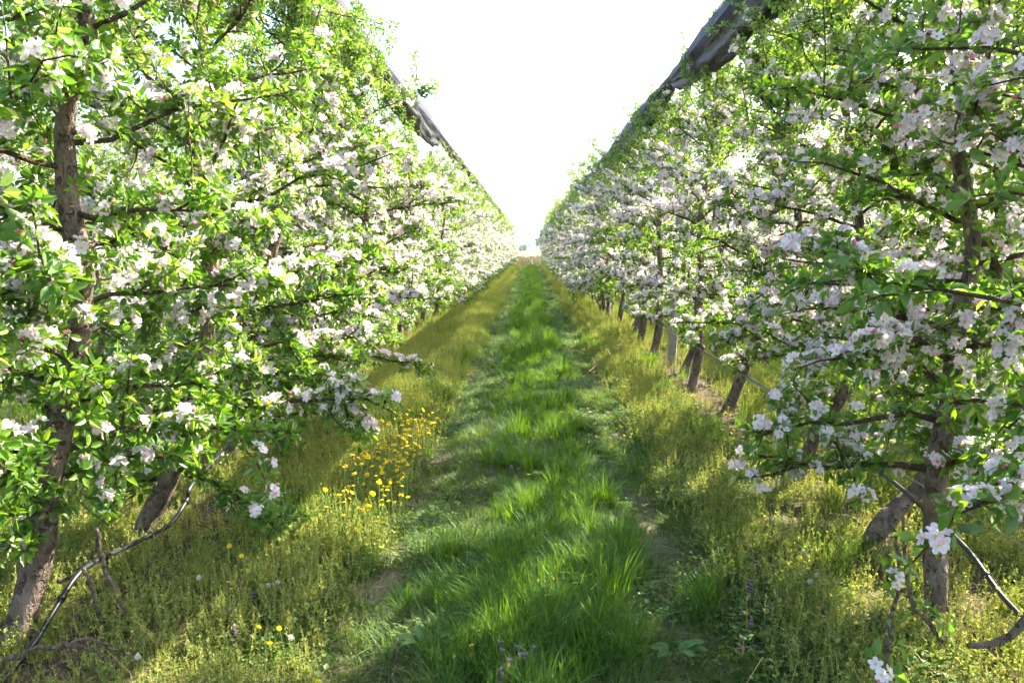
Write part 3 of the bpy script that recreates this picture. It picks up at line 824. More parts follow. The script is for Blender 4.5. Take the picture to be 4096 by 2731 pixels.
for side, X in (('left', XL), ('right', XR)):
    for z, what in ((.55, 'lowest'), (1.35, 'middle'), (2.3, 'upper'), (3.78, 'topmost')):
        ys = np.linspace(0.5, 66, 60)
        P = np.stack([np.full(60, X - .09), ys, z + gz(X, 60.) * 0 - .02 * np.abs(np.sin(ys * .4))], 1)
        V, T = tube(P, .0018 if z < 3 else .003, 4)
        obj('trellis_wire', make_mesh('trellis_wire', V, T, ['wire']), label=f'{what} galvanised trellis wire of the {side} row', cat='wire')
def hose(pts, label, r=.0115):
    P = smooth_path(np.array(pts), 260); ker = np.ones(5) / 5
    for c_ in range(3): P[2:-2, c_] = np.convolve(P[:, c_], ker, 'valid')
    a = Acc(); V, T = tube(P, r, 8); a.add(V, T)
    root = obj('irrigation_hose', a.mesh('irrigation_hose', ['hose'], True), label=label, cat='hose')
    for i in range(12, 150, 26):
        V, T = tube(P[i:i + 2], r * 1.5, 8); obj('coupling', make_mesh('coupling', V, T, ['hose'], smooth=True), root)
hose([(-1.9, 1.6, .04)] + [at_x(x, y, -1.86) for x, y in ((-30, 705), (0, 682), (34, 642), (49, 618), (76, 576), (97, 560), (125, 547), (149, 535), (171, 523), (187, 499), (198, 477))] + [(-1.95, 5.6, .40), (-2.0, 6.6, .42), (-2.02, 8, .42), (-2.03, 12, .42), (-2.03, 20, .42), (-2.03, 40, .42), (-2.03, 66, .42)],
     'black irrigation hose slung along the foot of the left row')
hose([(1.98, 1.0, .2), (1.97, 2.4, .10), (1.96, 3.05, .15), (1.96, 3.46, .27), (1.95, 4.2, .36), (1.98, 5.5, .40), (2.0, 7.4, .42), (1.98, 10, .42), (1.96, 20, .42), (1.96, 40, .42), (1.96, 66, .42)],
     'black irrigation hose slung along the foot of the right row')

# ------------------------------------------------------------------ dead prunings and fallen twigs
def twig(paths, label, mat='dead', group=None, name='fallen_branch'):
    a = Acc()
    for P, r0, r1 in paths:
        P = np.array(P, float); n = max(8, len(P) * 4); Q = smooth_path(P, n)
        rg = np.random.default_rng(int(abs(Q.sum()) * 1000) % 9999)
        Q[1:-1] += rg.normal(0, .004, Q[1:-1].shape)
        V, T = tube(Q, np.linspace(r0, r1, n) * (1 + rg.normal(0, .08, n)), 6, True, .06, rg); a.add(V, T)
    return obj(name, a.mesh(name, [mat], True), label=label, cat='branch', group=group)
def pz(pts, Y):                               # zoomed photo points -> metres on the plane y = Y
    return [at_y(x, y, Y) for x, y in pts]
twig([(pz([(-6, 664), (18, 656), (36, 648), (60, 646), (82, 638)], 2.6), .010, .007), (pz([(60, 646), (85, 648), (108, 656), (121, 668)], 2.61), .007, .003), (pz([(82, 638), (106, 644), (134, 657)], 2.63), .006, .003), (pz([(72, 642), (70, 620), (86, 608), (100, 603)], 2.65), .004, .0015)],
     'pale bare pruned branch lying across the hose at the lower left corner')
twig([(pz([(96, 528), (103, 562), (116, 592), (124, 612), (129, 629)], 3.0), .012, .004)], 'dead brown branch standing slantwise against the hose, the thicker one')
twig([(pz([(84, 566), (91, 585), (97, 612), (105, 628), (111, 627)], 2.95), .009, .004), (pz([(97, 612), (91, 624)], 2.95), .004, .002), (pz([(91, 598), (72, 600)], 2.95), .005, .003), (pz([(96, 611), (106, 610)], 2.95), .004, .002)],
     'dead forked branch hanging from the hose, with short side spurs')
twig([(pz([(58, 580), (72, 576), (84, 566), (100, 556), (112, 552)], 3.2), .011, .006)], 'stubby broken branch lying along the hose')
twig([(pz([(132, 627), (140, 590), (152, 562), (165, 540)], 3.15), .003, .0015)], 'thin dark twig standing slantwise in the weeds, the straighter one')
twig([(pz([(181, 545), (169, 575), (172, 604), (155, 612)], 3.2), .003, .0015), (pz([(172, 604), (195, 606), (222, 602)], 3.2), .003, .001)], 'thin dark twig with a forked foot in the weeds')
twig([(pz([(133, 652), (150, 638), (165, 622), (170, 615)], 3.1), .0025, .001)], 'short thin dark twig low in the weeds of the left verge')
twig([(pz([(520, 640), (500, 650), (498, 690)], 2.8)[:0] or [on_ground(x, y, z) for x, y, z in ((392, 690, .02), (394, 662, .04), (400, 640, .03), (405, 624, .03))], .004, .002)], 'long thin reddish twig on the left wheel track near the bottom edge')
for pts, lab in (([(420, 462), (440, 458), (465, 455)], 'sunlit broken twig lying across the left wheel track'),
                 ([(425, 466), (445, 462), (468, 461)], 'second broken twig beside the sunlit one on the left wheel track'),
                 ([(395, 486), (412, 488), (432, 488)], 'thin straight twig on the left wheel track'),
                 ([(405, 504), (420, 507), (432, 512)], 'thin dark twig on bare soil of the left wheel track'),
                 ([(388, 528), (392, 516), (400, 508)], 'curved pale twig at the edge of the dandelion verge')):
    twig([([on_ground(x, y, .015) for x, y in pts], .005, .002)], lab)
c0 = on_ground(579, 379); c1 = on_ground(640, 352)
twig([([c0, c0 * .6 + c1 * .4 + [0, 0, .16], c0 * .3 + c1 * .7 + [0, 0, .24], c1 + [0, 0, .1]], .007, .003), ([c0 * .8 + c1 * .2 + [0, 0, .07], c0 * .75 + c1 * .25 + [0, .1, .25], c0 * .7 + c1 * .3 + [0, .1, .38]], .004, .002)],
     'arched dead branch lying on the right wheel track')
twig([([on_ground(832, 612, .0), at_y(826, 590, 3.35), at_y(818, 575, 3.4)], .003, .0015)], 'thin dry stem standing in the right verge weeds')

# sprouting shoots in the right foreground
def shoot(pts, r0, r1, label, seed, tufts, flowers=()):
    rng = np.random.default_rng(seed)
    P = np.array(pts); root = obj('apple_shoot', None, loc=P[0], label=label, cat='shoot')
    Q = smooth_path(P - P[0], 18); V, T = tube(Q, np.linspace(r0, r1, 18), 7, True, .06, rng)
    obj('stem', make_mesh('stem', V, T, ['dead'], smooth=True), root)
    sp = []
    for t, side in tufts:
        i = int(t * 17); d = unit(np.array([side, -.2, .5])); sp.append((Q[i] + d * .02, d, False, 1.05, False, -1))
    L = leaves_of(sp, rng, 4, 6) if sp else ([],)
    for i in range(len(L[0])):
        o = bpy.data.objects.new('leaf', LEAF_ME[i % 6]); o.parent = root; o.matrix_basis = mat_of(L[0][i], L[1][i], L[2][i]); col.objects.link(o)
    for t in flowers:
        i = int(t * 17); p = Q[i] + [-.03, -.03, .02]
        rm = np.stack([[1, 0, 0], [0, .5, .86], [0, -.86, .5]], 1)
        o = bpy.data.objects.new('blossom_cluster', CL_ME[int(t * 9) % 9]); o.parent = root; o.matrix_basis = mat_of(p, rm, 1.0); col.objects.link(o)
g = on_ground(884, 668)
shoot([g, at_y(886, 630, g[1] + .05), at_y(898, 592, g[1] + .1), at_y(898, 555, g[1] + .1), at_y(892, 522, g[1] + .1)], .009, .005, 'bare upright shoot with one pale blossom standing in the right foreground weeds', 5, [(.55, -1), (.62, 1), (.7, -.5)], (.62,))
shoot([at_y(942, 640, 2.6), at_y(925, 617, 2.6), at_y(912, 603, 2.6), at_y(905, 560, 2.6), at_y(903, 516, 2.6)], .009, .005, 'knobbly shoot with a fresh leaf rosette, in front of the first right trunk', 6, [(.33, -1), (.3, 1), (.36, .3), (.1, 1)])
shoot([at_y(880, 705, 2.35), at_y(884, 670, 2.35), at_y(890, 640, 2.4), at_y(893, 622, 2.4)], .008, .005, 'short leafy shoot with a white blossom at the bottom edge, right', 7, [(.2, -1), (.35, 1), (.45, -1), (.6, 1), (.15, .6), (.05, -.8)], (.3,))
shoot([at_y(1030, 615, 2.5), at_y(1012, 634, 2.5), at_y(992, 643, 2.5), at_y(968, 645, 2.5)], .016, .009, 'thick bare stub of a branch reaching in from the right edge', 8, [])

# ------------------------------------------------------------------ grass, weeds and ground cover (scattered clumps)
proto = bpy.data.collections.new('clump_library')
def clump(name, a, mats):
    o = bpy.data.objects.new(name, a.mesh(name, mats)); proto.objects.link(o); return o
def blades(rng, n, rad, h0, h1, lean, w, a=None, mi=0, seg=3):
    a = a or Acc()
    for k in range(n):
        az = rng.uniform(0, 6.28); rr0 = rad * math.sqrt(rng.random()); p = np.array([rr0 * math.cos(az), rr0 * math.sin(az), -.01])
        d = np.array([math.cos(az + rng.normal(0, .7)), math.sin(az + rng.normal(0, .7)), 0]); h = rng.uniform(h0, h1)
        ln = abs(rng.normal(lean, lean * .5)); side = np.array([-d[1], d[0], 0]) * w * rng.uniform(.7, 1.2) * .5
        V = []
        for i in range(seg):
            t = i / seg; c = p + d * h * ln * t ** 1.8 + np.array([0, 0, h * (t - .28 * ln * t ** 2.5)]); f = 1 - .55 * t ** 1.5
            V += [c - side * f, c + side * f]
        V.append(p + d * h * ln + np.array([0, 0, h * (1 - .28 * ln - .08 * ln * ln)]))
        T = []
        for i in range(seg - 1): T += [(2 * i, 2 * i + 1, 2 * i + 3), (2 * i, 2 * i + 3, 2 * i + 2)]
        T.append((2 * seg - 2, 2 * seg - 1, 2 * seg)); a.add(V, T, mi)
    return a
def weed(rng, n, h0, h1, a=None):
    a = a or Acc()
    for k in range(n):
        p = np.array([rng.normal(0, .045), rng.normal(0, .045), 0]); h = rng.uniform(h0, h1); ln = rng.normal(0, .16, 2)
        tip = p + [ln[0] * h, ln[1] * h, h]
        P = smooth_path([p, p * .5 + tip * .5 + [0, 0, .01], tip], 4); V, T = tube(P, np.linspace(.0016, .0008, 4), 3, False); a.add(V, T, 0)
        m = 16; t = np.concatenate([rng.uniform(.15, .6, 5), rng.uniform(.6, 1.0, m - 5)]); pos = p + (tip - p) * t[:, None]
        az = rng.uniform(0, 6.28, m); d = np.stack([np.cos(az), np.sin(az), rng.uniform(.3, 1.2, m)], 1)
        V, T = stamp(LV0, LT0, pos, frames(d, rng.normal(0, 1, (m, 3)) + [0, 0, 1]), np.where(t < .6, rng.uniform(.012, .024, m), rng.uniform(.006, .012, m))); a.add(V, T, 0)
    return a
def cover(rng, n, rad, s0, s1, zmax, a=None):
    a = a or Acc()
    q = rng.uniform(0, 6.28, n); rr0 = rad * np.sqrt(rng.random(n)); pos = np.stack([rr0 * np.cos(q), rr0 * np.sin(q), rng.uniform(.0, zmax, n)], 1)
    az = rng.uniform(0, 6.28, n); d = np.stack([np.cos(az), np.sin(az), rng.normal(.15, .35, n)], 1)
    V, T = stamp(LV0 * [1.5, 1, 1], LT0, pos, frames(d, np.tile([0, 0, 1.0], (n, 1)) + rng.normal(0, .3, (n, 3))), rng.uniform(s0, s1, n)); a.add(V, T, 0)
    return a
rg = np.random.default_rng(4)
PROTO = {}
def reg(key, a, mats): PROTO.setdefault(key, []).append(clump(f'clump_{sum(len(v) for v in PROTO.values()):02d}', a, mats))
for i in range(4): reg('lush', blades(rg, 44, .055, .10, .24, .55, .0055), ['grass'])
for i in range(3): reg('tall', blades(rg, 60, .075, .20, .36, .60, .006), ['grass'])
for i in range(3): reg('blue', blades(rg, 46, .07, .08, .20, .95, .0045), ['grass_blue'])
for i in range(3): reg('short', blades(rg, 84, .10, .025, .075, .8, .0045, seg=2), ['grass_short'])
for i in range(4): reg('weed', weed(rg, 11, .06, .17), ['weed'])
for i in range(2): reg('weedlow', weed(rg, 10, .05, .14), ['weed'])
for i in range(3): reg('cover', cover(rg, 46, .09, .010, .026, .05), ['cover'])
for i in range(2):
    a = blades(rg, 5, .10, .10, .22, 1.6, .003, seg=2); reg('straw', a, ['straw'])
START = {}; c_ = 0
for k_, v_ in PROTO.items(): START[k_] = (c_, len(v_)); c_ += len(v_)

def scatter_group():
    ng = bpy.data.node_groups.new('scatter_clumps', 'GeometryNodeTree')
    ng.interface.new_socket('Geometry', in_out='INPUT', socket_type='NodeSocketGeometry')
    ng.interface.new_socket('Geometry', in_out='OUTPUT', socket_type='NodeSocketGeometry')
    n, l = ng.nodes, ng.links
    gi, go = n.new('NodeGroupInput'), n.new('NodeGroupOutput')
    ci = n.new('GeometryNodeCollectionInfo'); ci.inputs['Collection'].default_value = proto
    ci.inputs['Separate Children'].default_value = True; ci.inputs['Reset Children'].default_value = True
    iop = n.new('GeometryNodeInstanceOnPoints'); iop.inputs['Pick Instance'].default_value = True
    def attr(nm, t):
        a = n.new('GeometryNodeInputNamedAttribute'); a.data_type = t; a.inputs['Name'].default_value = nm; return a.outputs['Attribute']
    l.new(gi.outputs[0], iop.inputs['Points']); l.new(ci.outputs[0], iop.inputs['Instance'])
    l.new(attr('pick', 'INT'), iop.inputs['Instance Index']); l.new(attr('size', 'FLOAT_VECTOR'), iop.inputs['Scale'])
    e = n.new('FunctionNodeEulerToRotation'); l.new(attr('turn', 'FLOAT_VECTOR'), e.inputs[0]); l.new(e.outputs[0], iop.inputs['Rotation'])
    l.new(iop.outputs[0], go.inputs[0])
    return ng
SG = scatter_group()
def scatter(name, label, pts):
    """pts: list of (xy array, proto key, size array)"""
    xs, pk, sz = [], [], []
    for xy, key, s in pts:
        n = len(xy)
        if not n: continue
        z = gz(xy[:, 0], xy[:, 1]); xs.append(np.column_stack([xy, z]))
        st, cnt = START[key]; pk.append(st + rs.integers(0, cnt, n)); sz.append(np.column_stack([s, s, s * rs.uniform(.75, 1.25, n)]))
    P = np.concatenate(xs).astype(np.float32); pk = np.concatenate(pk).astype(np.int32); sz = np.concatenate(sz).astype(np.float32); n = len(P)
    me = bpy.data.meshes.new(name); me.vertices.add(n); me.vertices.foreach_set('co', P.ravel())
    me.attributes.new('pick', 'INT', 'POINT').data.foreach_set('value', pk)
    me.attributes.new('size', 'FLOAT_VECTOR', 'POINT').data.foreach_set('vector', sz.ravel())
    tr = np.column_stack([rs.normal(0, .10, n), rs.normal(0, .10, n), rs.uniform(0, 6.28, n)]).astype(np.float32)
    me.attributes.new('turn', 'FLOAT_VECTOR', 'POINT').data.foreach_set('vector', tr.ravel())
    o = obj(name, me, kind='stuff', label=label, cat='grass')
    md = o.modifiers.new('scatter', 'NODES'); md.node_group = SG
    return o
rs = np.random.default_rng(9)
def area(x0, x1, y0, y1, per_m2):
    n = int((x1 - x0) * (y1 - y0) * per_m2); return np.column_stack([rs.uniform(x0, x1, n), rs.uniform(y0, y1, n)])
def bands(x0, x1, d):
    """points per square metre thinning with distance, clumps a little larger far away"""
    P, S = [], []
    for y0, y1, k, s in ((1.9, 6, 1, 1), (6, 12, .8, 1.08), (12, 25, .5, 1.25), (25, 45, .34, 1.3), (45, 72, .28, 1.35)):
        p = area(x0, x1, y0, y1, d * k); P.append(p); S.append(np.full(len(p), s))
    return np.concatenate(P), np.concatenate(S)
def pick(P, S, prob): m = rs.random(len(P)) < prob; return P[m], S[m] * rs.uniform(.75, 1.3, int(m.sum()))
lane, verge = [], []
P, S = bands(-.56, .60, 210)                       # lush middle strip
hw = .24 + .28 * vnoise(P[:, 1], np.sign(P[:, 0]) * 4, .8); edge = np.clip((hw - np.abs(P[:, 0] - .02)) / .12, 0, 1); nn = np.clip(vnoise(P[:, 0], P[:, 1], .45) * 1.6 - .3, 0, 1)
p, s = pick(P, S, edge * (.35 + .65 * nn)); lane.append((p, 'lush', s * (.32 + .72 * vnoise(p[:, 0] + 2, p[:, 1], .42))))
P, S = bands(-.56, .60, 60)
p, s = pick(P, S, np.clip((vnoise(P[:, 0] + 7, P[:, 1] * .8, .5) - .55) * 4, 0, 1) * (np.abs(P[:, 0]) < .36)); lane.append((p, 'tall', s * .66))
P, S = bands(-1.0, 1.0, 70)
p, s = pick(P, S, np.clip((vnoise(P[:, 0] + 3, P[:, 1] + 9, .6) - .42) * 3, 0, 1) * (np.abs(np.abs(P[:, 0]) - .45) < .2)); lane.append((p, 'blue', s * .62))
WORN = [(on_ground(x, y)[:2], a_, b_) for x, y, a_, b_ in ((395, 562, .10, .25), (404, 540, .09, .2), (655, 525, .14, .35), (672, 545, .09, .2), (432, 487, .09, .3), (450, 456, .08, .4), (640, 500, .12, .5), (468, 372, .12, .9), (600, 378, .13, .9))]
def worn(P):
    w = np.zeros(len(P))
    for c, a_, b_ in WORN: w = np.maximum(w, np.exp(-(((P[:, 0] - c[0]) / a_) ** 2 + ((P[:, 1] - c[1]) / b_) ** 2)))
    return np.clip(w * 1.8 - .3, 0, 1)
P, S = bands(-1.15, 1.15, 230)                     # short grass of the wheel tracks with bare patches
bare = vnoise(P[:, 0] * 1.2 + 2, P[:, 1] * .45 + 5, .42)
inr = np.abs(np.abs(P[:, 0]) - RUT) < .26
p, s = pick(P, S, np.where(inr, np.clip((bare - .42 + .014 * (P[:, 1] - 5)) * 4, .25, 1) * (1 - .97 * worn(P)), .7)); lane.append((p, 'short', s))
P, S = bands(-1.3, 1.3, 120)
p, s = pick(P, S, np.clip((vnoise(P[:, 0] + 1, P[:, 1] + 3, .5) - .35) * 2.5, .12, 1) * (np.abs(P[:, 0]) > .45) * (1 - worn(P))); lane.append((p, 'cover', s))
# thick single tussocks of the near middle strip
tus = [(497, 640, 1.2), (552, 590, 1.25), (500, 575, 1.25), (545, 545, 1.1), (606, 600, 1.35), (620, 560, 1.2), (588, 655, 1.1), (535, 510, 1.2), (610, 500, 1.0), (520, 470, 1.0), (568, 478, 1.05), (600, 640, 1.2), (640, 575, 1.0), (580, 430, 1.0), (540, 420, .95), (480, 612, 1.0), (515, 600, 1.2), (530, 555, 1.1), (590, 575, 1.2), (560, 620, 1.1), (630, 660, 1.1), (520, 660, 1.0), (560, 520, 1.0)]
q = []
for x, y, s in tus:
    g_ = on_ground(x, y)[:2]
    for k in range(6): q.append((g_[0] * .92 + rs.normal(0, .055), g_[1] + rs.normal(0, .07), s * rs.uniform(.7, 1)))
q = np.array(q); lane.append((q[:, :2], 'tall', q[:, 2] * .68))
q = []
for x, y, s in [(585, 338, 1.2), (600, 350, 1.3), (620, 545, 1.0), (585, 345, 1.0), (440, 400, 1.0), (432, 395, 1.0), (700, 600, 1.0), (640, 470, 1), (430, 432, .9), (455, 560, 1), (445, 600, 1)]:
    g_ = on_ground(x, y)[:2]
    for k in range(8): q.append((g_[0] + rs.normal(0, .07), g_[1] + rs.normal(0, .08), s * rs.uniform(.7, 1)))
q = np.array(q); lane.append((q[:, :2], 'lush', q[:, 2]))
scatter('lane_grass', 'green grass strip and worn short grass of the lane', lane)
for x0, x1 in ((-2.75, -.80), (.90, 2.7)):         # weedy verges under the rows
    P, S = bands(x0, x1, 175)
    row = XL if x0 < 0 else XR
    litter_ = np.exp(-((P[:, 0] - row) / .30) ** 2) * np.where((x0 > 0) & (P[:, 1] > 6.4) & (P[:, 1] < 12), 1, vnoise(P[:, 0], P[:, 1], .7) > .5) * (P[:, 1] > 5.5)
    ed = np.clip((np.abs(P[:, 0]) - (.80 if x0 < 0 else .93)) / .2, 0, 1)
    p, s = pick(P, S, ed * (1 - litter_) * (.3 + .7 * vnoise(P[:, 0], P[:, 1], .8))); near_row = np.where(x0 < 0, (np.abs(p[:, 0] + 1.75) < .45) & (p[:, 1] < 4.6), (np.abs(p[:, 0] - 1.75) < .4) & (p[:, 1] < 10)); verge.append((p, 'weed', s * (.7 + .5 * vnoise(p[:, 0] + 5, p[:, 1], .9)) * np.where(near_row, .55, 1)))
    P, S = bands(x0, x1, 130); p, s = pick(P, S, .55 * (1 - .9 * np.exp(-((P[:, 0] - row) / .28) ** 2) * (P[:, 1] > 6) * (P[:, 1] < 12))); verge.append((p, 'weedlow', s))
    P, S = bands(x0, x1, 110); p, s = pick(P, S, np.clip((vnoise(P[:, 0] + 5, P[:, 1] + 2, .6) - .4) * 3, 0, 1) * (np.abs(P[:, 0] - row) > .3)); verge.append((p, 'cover', s * 1.1))
    P, S = bands(x0, x1, 40); p, s = pick(P, S, np.clip((vnoise(P[:, 0] + 9, P[:, 1] + 4, .7) - .5) * 3, 0, .8)); verge.append((p, 'lush', s * .8))
    P, S = bands(x0, x1, 14); p, s = pick(P, S, np.full(len(P), .6)); verge.append((p, 'straw', s))
for x0, x1 in ((-7.2, -2.75), (2.7, 7.0)):
    P, S = bands(x0, x1, 34); m = P[:, 1] < 40; P, S = P[m], S[m]; p, s = pick(P, S, np.full(len(P), .9)); verge.append((p, 'weed', s * 1.2))
    P, S = bands(x0, x1, 26); m = P[:, 1] < 40; P, S = P[m], S[m]; p, s = pick(P, S, np.full(len(P), .9)); verge.append((p, 'lush', s * 1.2))
scatter('verge_weeds', 'yellow-green weeds of the verges under the trees', verge)

# ------------------------------------------------------------------ wild flowers
def head_arrays(rng):
    a = Acc()
    for ring, (n, r, z) in enumerate(((14, .019, .002), (11, .014, .006), (7, .008, .009))):
        for k in range(n):
            az = k * 6.283 / n + ring * .3; d = np.array([math.cos(az), math.sin(az), 0]); s = np.array([-d[1], d[0], 0]) * .0028
            a.add([d * .002, d * r * .8 - s + [0, 0, z], d * r + [0, 0, z * .8], d * r * .8 + s + [0, 0, z]], [(0, 1, 2), (0, 2, 3)], 0)
    V, T = tube([(0, 0, -.012), (0, 0, -.006), (0, 0, 0.001)], [.003, .006, .007], 6); a.add(V, T, 1)
    return a
HEAD = [head_arrays(np.random.default_rng(s)).mesh('flower_head', ['yellow', 'stalk']) for s in range(3)]
def stem_mesh(h, bend):
    V, T = tube(smooth_path([(0, 0, 0), (bend * .3, 0, h * .5), (bend, 0, h)], 5), .0022, 4); return make_mesh('stem', V, T, ['stalk'])
STEMS = [(h, b, stem_mesh(h, b)) for h, b in ((.16, .02), (.22, .03), (.27, .015), (.10, .01))]
fr = random.Random(21)
def dandelion(x, y, i, label, group, s=1.0):
    h, b, sm = STEMS[i]
    o = obj('dandelion', None, loc=(x, y, float(gz(x, y)) - .01), label=label, cat='dandelion', group=group)
    o.rotation_euler = (0, 0, fr.uniform(0, 6.28)); o.scale = (s, s, s)
    obj('stem', sm, o); f = obj('flower_head', HEAD[fr.randrange(3)], o); f.location = (b, 0, h); f.rotation_euler = (fr.gauss(0, .5), fr.gauss(0, .5), 0); f.scale = (fr.uniform(.55, .9),) * 3
for k in range(240):
    y = 3.7 + 2.9 * fr.betavariate(2, 2.0); x = -.76 - .40 * fr.random() ** 1.2 - .04 * math.sin(y * 4)
    dandelion(x, y, fr.choice((0, 1, 1, 2, 2)), 'yellow dandelion in the dense patch on the left verge', 'dandelions of the dense patch', fr.uniform(.95, 1.2))
for k in range(46):
    px, py = fr.gauss(428, 16), fr.uniform(376, 430); g_ = on_ground(px, py, .15)
    dandelion(g_[0], g_[1], fr.choice((0, 1)), 'yellow dandelion in the looser patch behind the dense one', 'dandelions of the looser patch', .85)
for px, py, lab in ((227, 551, 'tall yellow dandelion in the left verge weeds, leftmost of a pair'), (244, 555, 'tall yellow dandelion in the left verge weeds, rightmost of a pair')):
    g_ = on_ground(px, py, .25); dandelion(g_[0], g_[1], 2, lab, None, .95)
for px, py in ((536, 583), (545, 586), (554, 580), (548, 598), (497, 607), (483, 610), (492, 612), (474, 640), (467, 643), (476, 628), (504, 665), (564, 531), (558, 549), (556, 560), (531, 474), (530, 488), (503, 451), (454, 640), (451, 652), (320, 658), (270, 625), (262, 622), (283, 620), (264, 640), (545, 405), (560, 412), (600, 398), (661, 418), (640, 415), (625, 430), (612, 440), (590, 440), (622, 448), (640, 452), (535, 400), (520, 430)):
    g_ = on_ground(px, py, .13); dandelion(g_[0], g_[1], fr.choice((0, 3, 0)), 'single yellow dandelion scattered in the lane or verge grass', 'scattered dandelions', .85)
for k in range(60):
    y = fr.uniform(9, 40); sgn = fr.choice((-1, -1, 1)); x = sgn * fr.uniform(1.0, 1.6); dandelion(x, y, fr.choice((0, 1)), 'small far yellow dandelion on the verges down the lane', 'far dandelions', .9)
def puff_mesh():
    r = np.random.default_rng(3); a = Acc(); V, T = tube([(0, 0, 0), (.01, 0, .09), (.015, 0, .16)], .002, 4); a.add(V, T, 1)
    d = unit(r.normal(0, 1, (60, 3))); c = np.array([.015, 0, .165])
    V, T = stamp(LV0 * [1.2, 1, 1], LT0, c + d * .004, frames(d, r.normal(0, 1, (60, 3))), np.full(60, .016)); a.add(V, T, 0)
    return a.mesh('dandelion_clock', ['puff', 'stalk'])
PUFF = puff_mesh()
for px, py in ((275, 574), (266, 577), (288, 621), (197, 580), (802, 552), (815, 574), (808, 580), (135, 655)):
    g_ = on_ground(px, py, .15); obj('dandelion_clock', PUFF, loc=(g_[0], g_[1], float(gz(g_[0], g_[1]))), label='white dandelion seed head in the verge weeds', cat='seed head', group='dandelion clocks').scale = (.6, .6, .7)
def nettle_mesh(seed):
    r = np.random.default_rng(seed); a = Acc(); h = .15
    V, T = tube([(0, 0, 0), (.004, .003, h * .5), (0, 0, h)], .0022, 4); a.add(V, T, 1)
    for i, t in enumerate(np.linspace(.25, 1, 6)):
        az = np.arange(4) * 1.57 + i * .78; d = np.stack([np.cos(az), np.sin(az), np.full(4, .1 - .4 * (t > .6))], 1)
        V, T = stamp(LV * [1.4, 1, 1], LT, np.tile([0, 0, h * t], (4, 1)), frames(d, np.tile([0, 0, 1.], (4, 1))), np.full(4, .028 * (1.2 - .5 * t))); a.add(V, T, 1)
        if t > .5:
            az = r.uniform(0, 6.28, 7); d = np.stack([np.cos(az), np.sin(az), r.uniform(.3, 1, 7)], 1)
            V, T = stamp(LV * [1.2, 1, 1], LT, np.tile([0, 0, h * t + .004], (7, 1)), frames(d, r.normal(0, 1, (7, 3))), r.uniform(.012, .02, 7)); a.add(V, T, 0)
    return a.mesh('dead_nettle', ['purple', 'nettle_leaf'])
NET = [nettle_mesh(s) for s in (1, 2, 3)]
for px, py in ((501, 640), (503, 648), (517, 644), (522, 646), (526, 652), (533, 645), (519, 653), (509, 658), (500, 668)):
    g_ = on_ground(px, py, .12); o = obj('dead_nettle', NET[fr.randrange(3)], loc=(g_[0], g_[1], float(gz(g_[0], g_[1]))), label='purple dead-nettle in the small clump at the lane bottom', cat='wildflower', group='dead-nettles near the viewer'); o.rotation_euler = (0, 0, fr.uniform(0, 6)); o.scale = (.9, .9, .75)
for k in range(34):
    px, py = fr.gauss(512, 14), fr.uniform(372, 468); g_ = on_ground(px, py, .12)
    o = obj('dead_nettle', NET[fr.randrange(3)], loc=(g_[0], g_[1], float(gz(g_[0], g_[1]))), label='purple dead-nettle in the middle grass strip', cat='wildflower', group='dead-nettles of the middle strip'); o.rotation_euler = (0, 0, fr.uniform(0, 6)); o.scale = (.75, .75, .6)
for k in range(16):
    px, py = fr.choice((fr.gauss(235, 20), fr.gauss(620, 25))), fr.uniform(560, 640); px = px if px < 400 else px + 130
    g_ = on_ground(px, py, .1); o = obj('dead_nettle', NET[fr.randrange(3)], loc=(g_[0], g_[1], float(gz(g_[0], g_[1]))), label='purple dead-nettle hidden among the verge weeds', cat='wildflower', group='dead-nettles of the verges'); o.scale = (.65,) * 3
def dock(px, py, label, seed, n=6, s=.10):
    r = np.random.default_rng(seed); g_ = on_ground(px, py, .0); o = obj('dock_plant', None, loc=(g_[0], g_[1], float(gz(g_[0], g_[1])) + .03), label=label, cat='plant')
    for k in range(n):
        az = k * 6.28 / n + r.normal(0, .3); d = np.array([[math.cos(az), math.sin(az), r.uniform(.35, 1.1)]])
        rm = frames(d, np.array([[0, 0, 1.0]]))[0]; l = bpy.data.objects.new('leaf', DOCK_ME[k % 2]); l.parent = o; l.matrix_basis = mat_of(d[0] * .03, rm, s * r.uniform(.7, 1.2)); col.objects.link(l)
DOCK_ME = []
for s_ in (50, 51):
    me = fine_leaf(s_); me.materials.clear(); me.materials.append(M['dock']); DOCK_ME.append(me)
dock(424, 656, 'broad-leaved dock at the left foot of the middle strip', 1)
dock(672, 658, 'broad-leaved dock beside the right wheel track', 2)
dock(548, 482, 'single broad dock leaf among the tall grass', 3, 3, .11)
dock(590, 434, 'small broad-leaved plant on the right of the middle strip', 4, 4, .1)

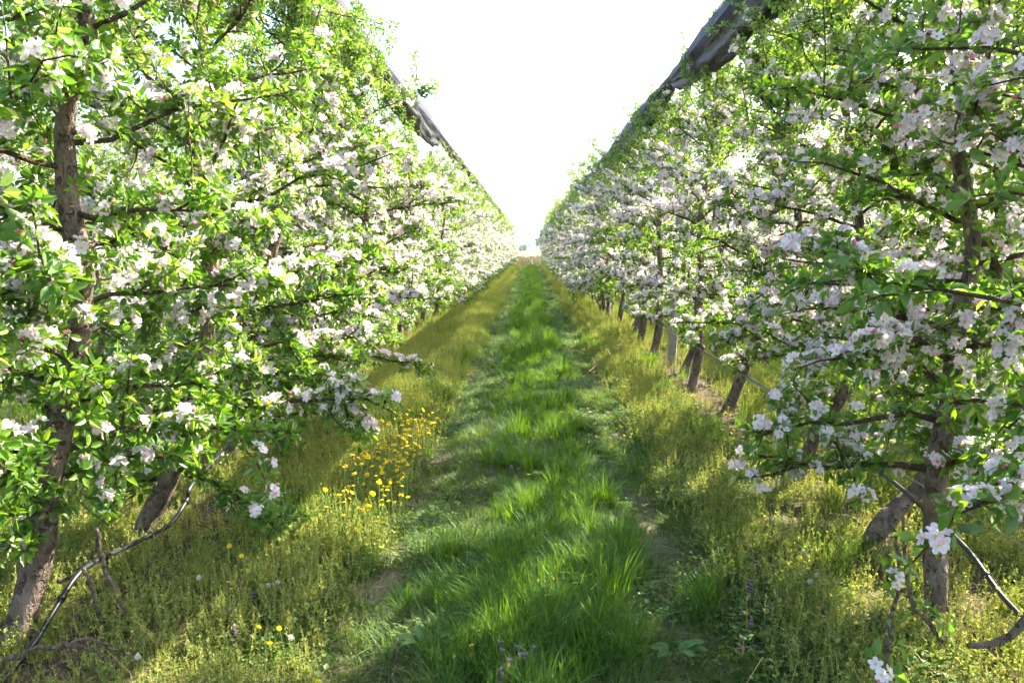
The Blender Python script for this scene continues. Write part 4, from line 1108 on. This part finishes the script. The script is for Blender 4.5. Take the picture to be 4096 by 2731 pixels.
# ------------------------------------------------------------------ the end of the lane: fence posts, reeds, tree line
def fence_post(P0, P1, r, mat, label):
    V, T = tube([P0, np.array(P0) * .5 + np.array(P1) * .5, P1], [r, r * .95, r * .9], 8)
    obj('fence_post', make_mesh('fence_post', V, T, [mat]), label=label, cat='post')
e0 = at_y(529, 268, 74); fence_post((e0[0], 74, float(gz(0, 74)) - .2), at_y(528.8, 255.5, 74), .045, 'dead', 'dark upright wooden post at the far end of the lane')
e0 = at_y(533, 268, 73); fence_post((e0[0], 73, float(gz(0, 73)) - .2), at_y(531, 259, 73), .09, 'concrete', 'pale leaning post at the far end of the lane')
fence_post(at_y(530, 262, 73.3), at_y(540, 267, 73.3), .05, 'dead', 'slanting brace pole at the far end of the lane')
def reeds():
    r = np.random.default_rng(6); n = 5200; a = Acc()
    x = r.uniform(-16, 16, n); y = r.uniform(104, 122, n); h = r.uniform(1.3, 2.2, n); z = gz(x, y)
    d = np.stack([r.normal(0, .12, n), r.normal(0, .12, n), np.ones(n)], 1)
    V, T = stamp(LV0 * [.16, 1, .3], LT0, np.stack([x, y, z], 1), frames(d, r.normal(0, 1, (n, 3))), h); a.add(V, T)
    return a.mesh('reed_bed', ['reed'])
obj('reed_bed', reeds(), kind='stuff', label='pale dry reeds beyond the end of the lane', cat='reeds')
def far_wood(y0, w, hmin, hmax, n, seed, name):
    r = np.random.default_rng(seed); a = Acc()
    for k in range(n):
        c = np.array([r.uniform(-w, w), y0 + r.uniform(-40, 40), -1.6]); h = r.uniform(hmin, hmax); rad = h * .42
        m = 130; u = unit(r.normal(0, 1, (m, 3))) * rad * r.random((m, 1)) ** .33 * [1, 1, 1.1]; pos = c + [0, 0, h * .58] + u
        V, T = stamp(LV0 * [1.6, 1, 1], LT0, pos, frames(r.normal(0, 1, (m, 3)), r.normal(0, 1, (m, 3))), r.uniform(.18, .3, m) * h); a.add(V, T)
        V, T = tube([c, c + [0, 0, h * .5]], [h * .03, h * .015], 5); a.add(V, T)
    return a.mesh(name, ['farleaf'])
obj('far_treeline', far_wood(620, 90, 3, 5.0, 60, 8, 'far_treeline'), kind='stuff', label='low dark hedge line across the far fields', cat='treeline')
obj('distant_woods', far_wood(2300, 260, 16, 30, 90, 9, 'distant_woods'), kind='stuff', label='hazy blue woods on the horizon beyond the lane', cat='treeline')

# ------------------------------------------------------------------ the air
def haze():
    V, T = box((0, 3000, 45), (16000, 13000, 100)); me = bpy.data.meshes.new('haze')
    V, T = box((0, 3400, 43), (13000, 12000, 96))
    me = make_mesh('haze', V, T, [])
    m = bpy.data.materials.new('thin_haze'); m.use_nodes = True; nt = m.node_tree
    nt.nodes.remove(nt.nodes['Principled BSDF'])
    v = nt.nodes.new('ShaderNodeVolumePrincipled'); v.inputs['Color'].default_value = (0.72, 0.85, 1, 1); v.inputs['Density'].default_value = 0.00016; v.inputs['Anisotropy'].default_value = 0.3
    nt.links.new(v.outputs[0], nt.nodes['Material Output'].inputs['Volume'])
    me.materials.append(m)
    return me
obj('haze', haze(), kind='stuff', label='thin pale air over the orchard and fields', cat='haze')
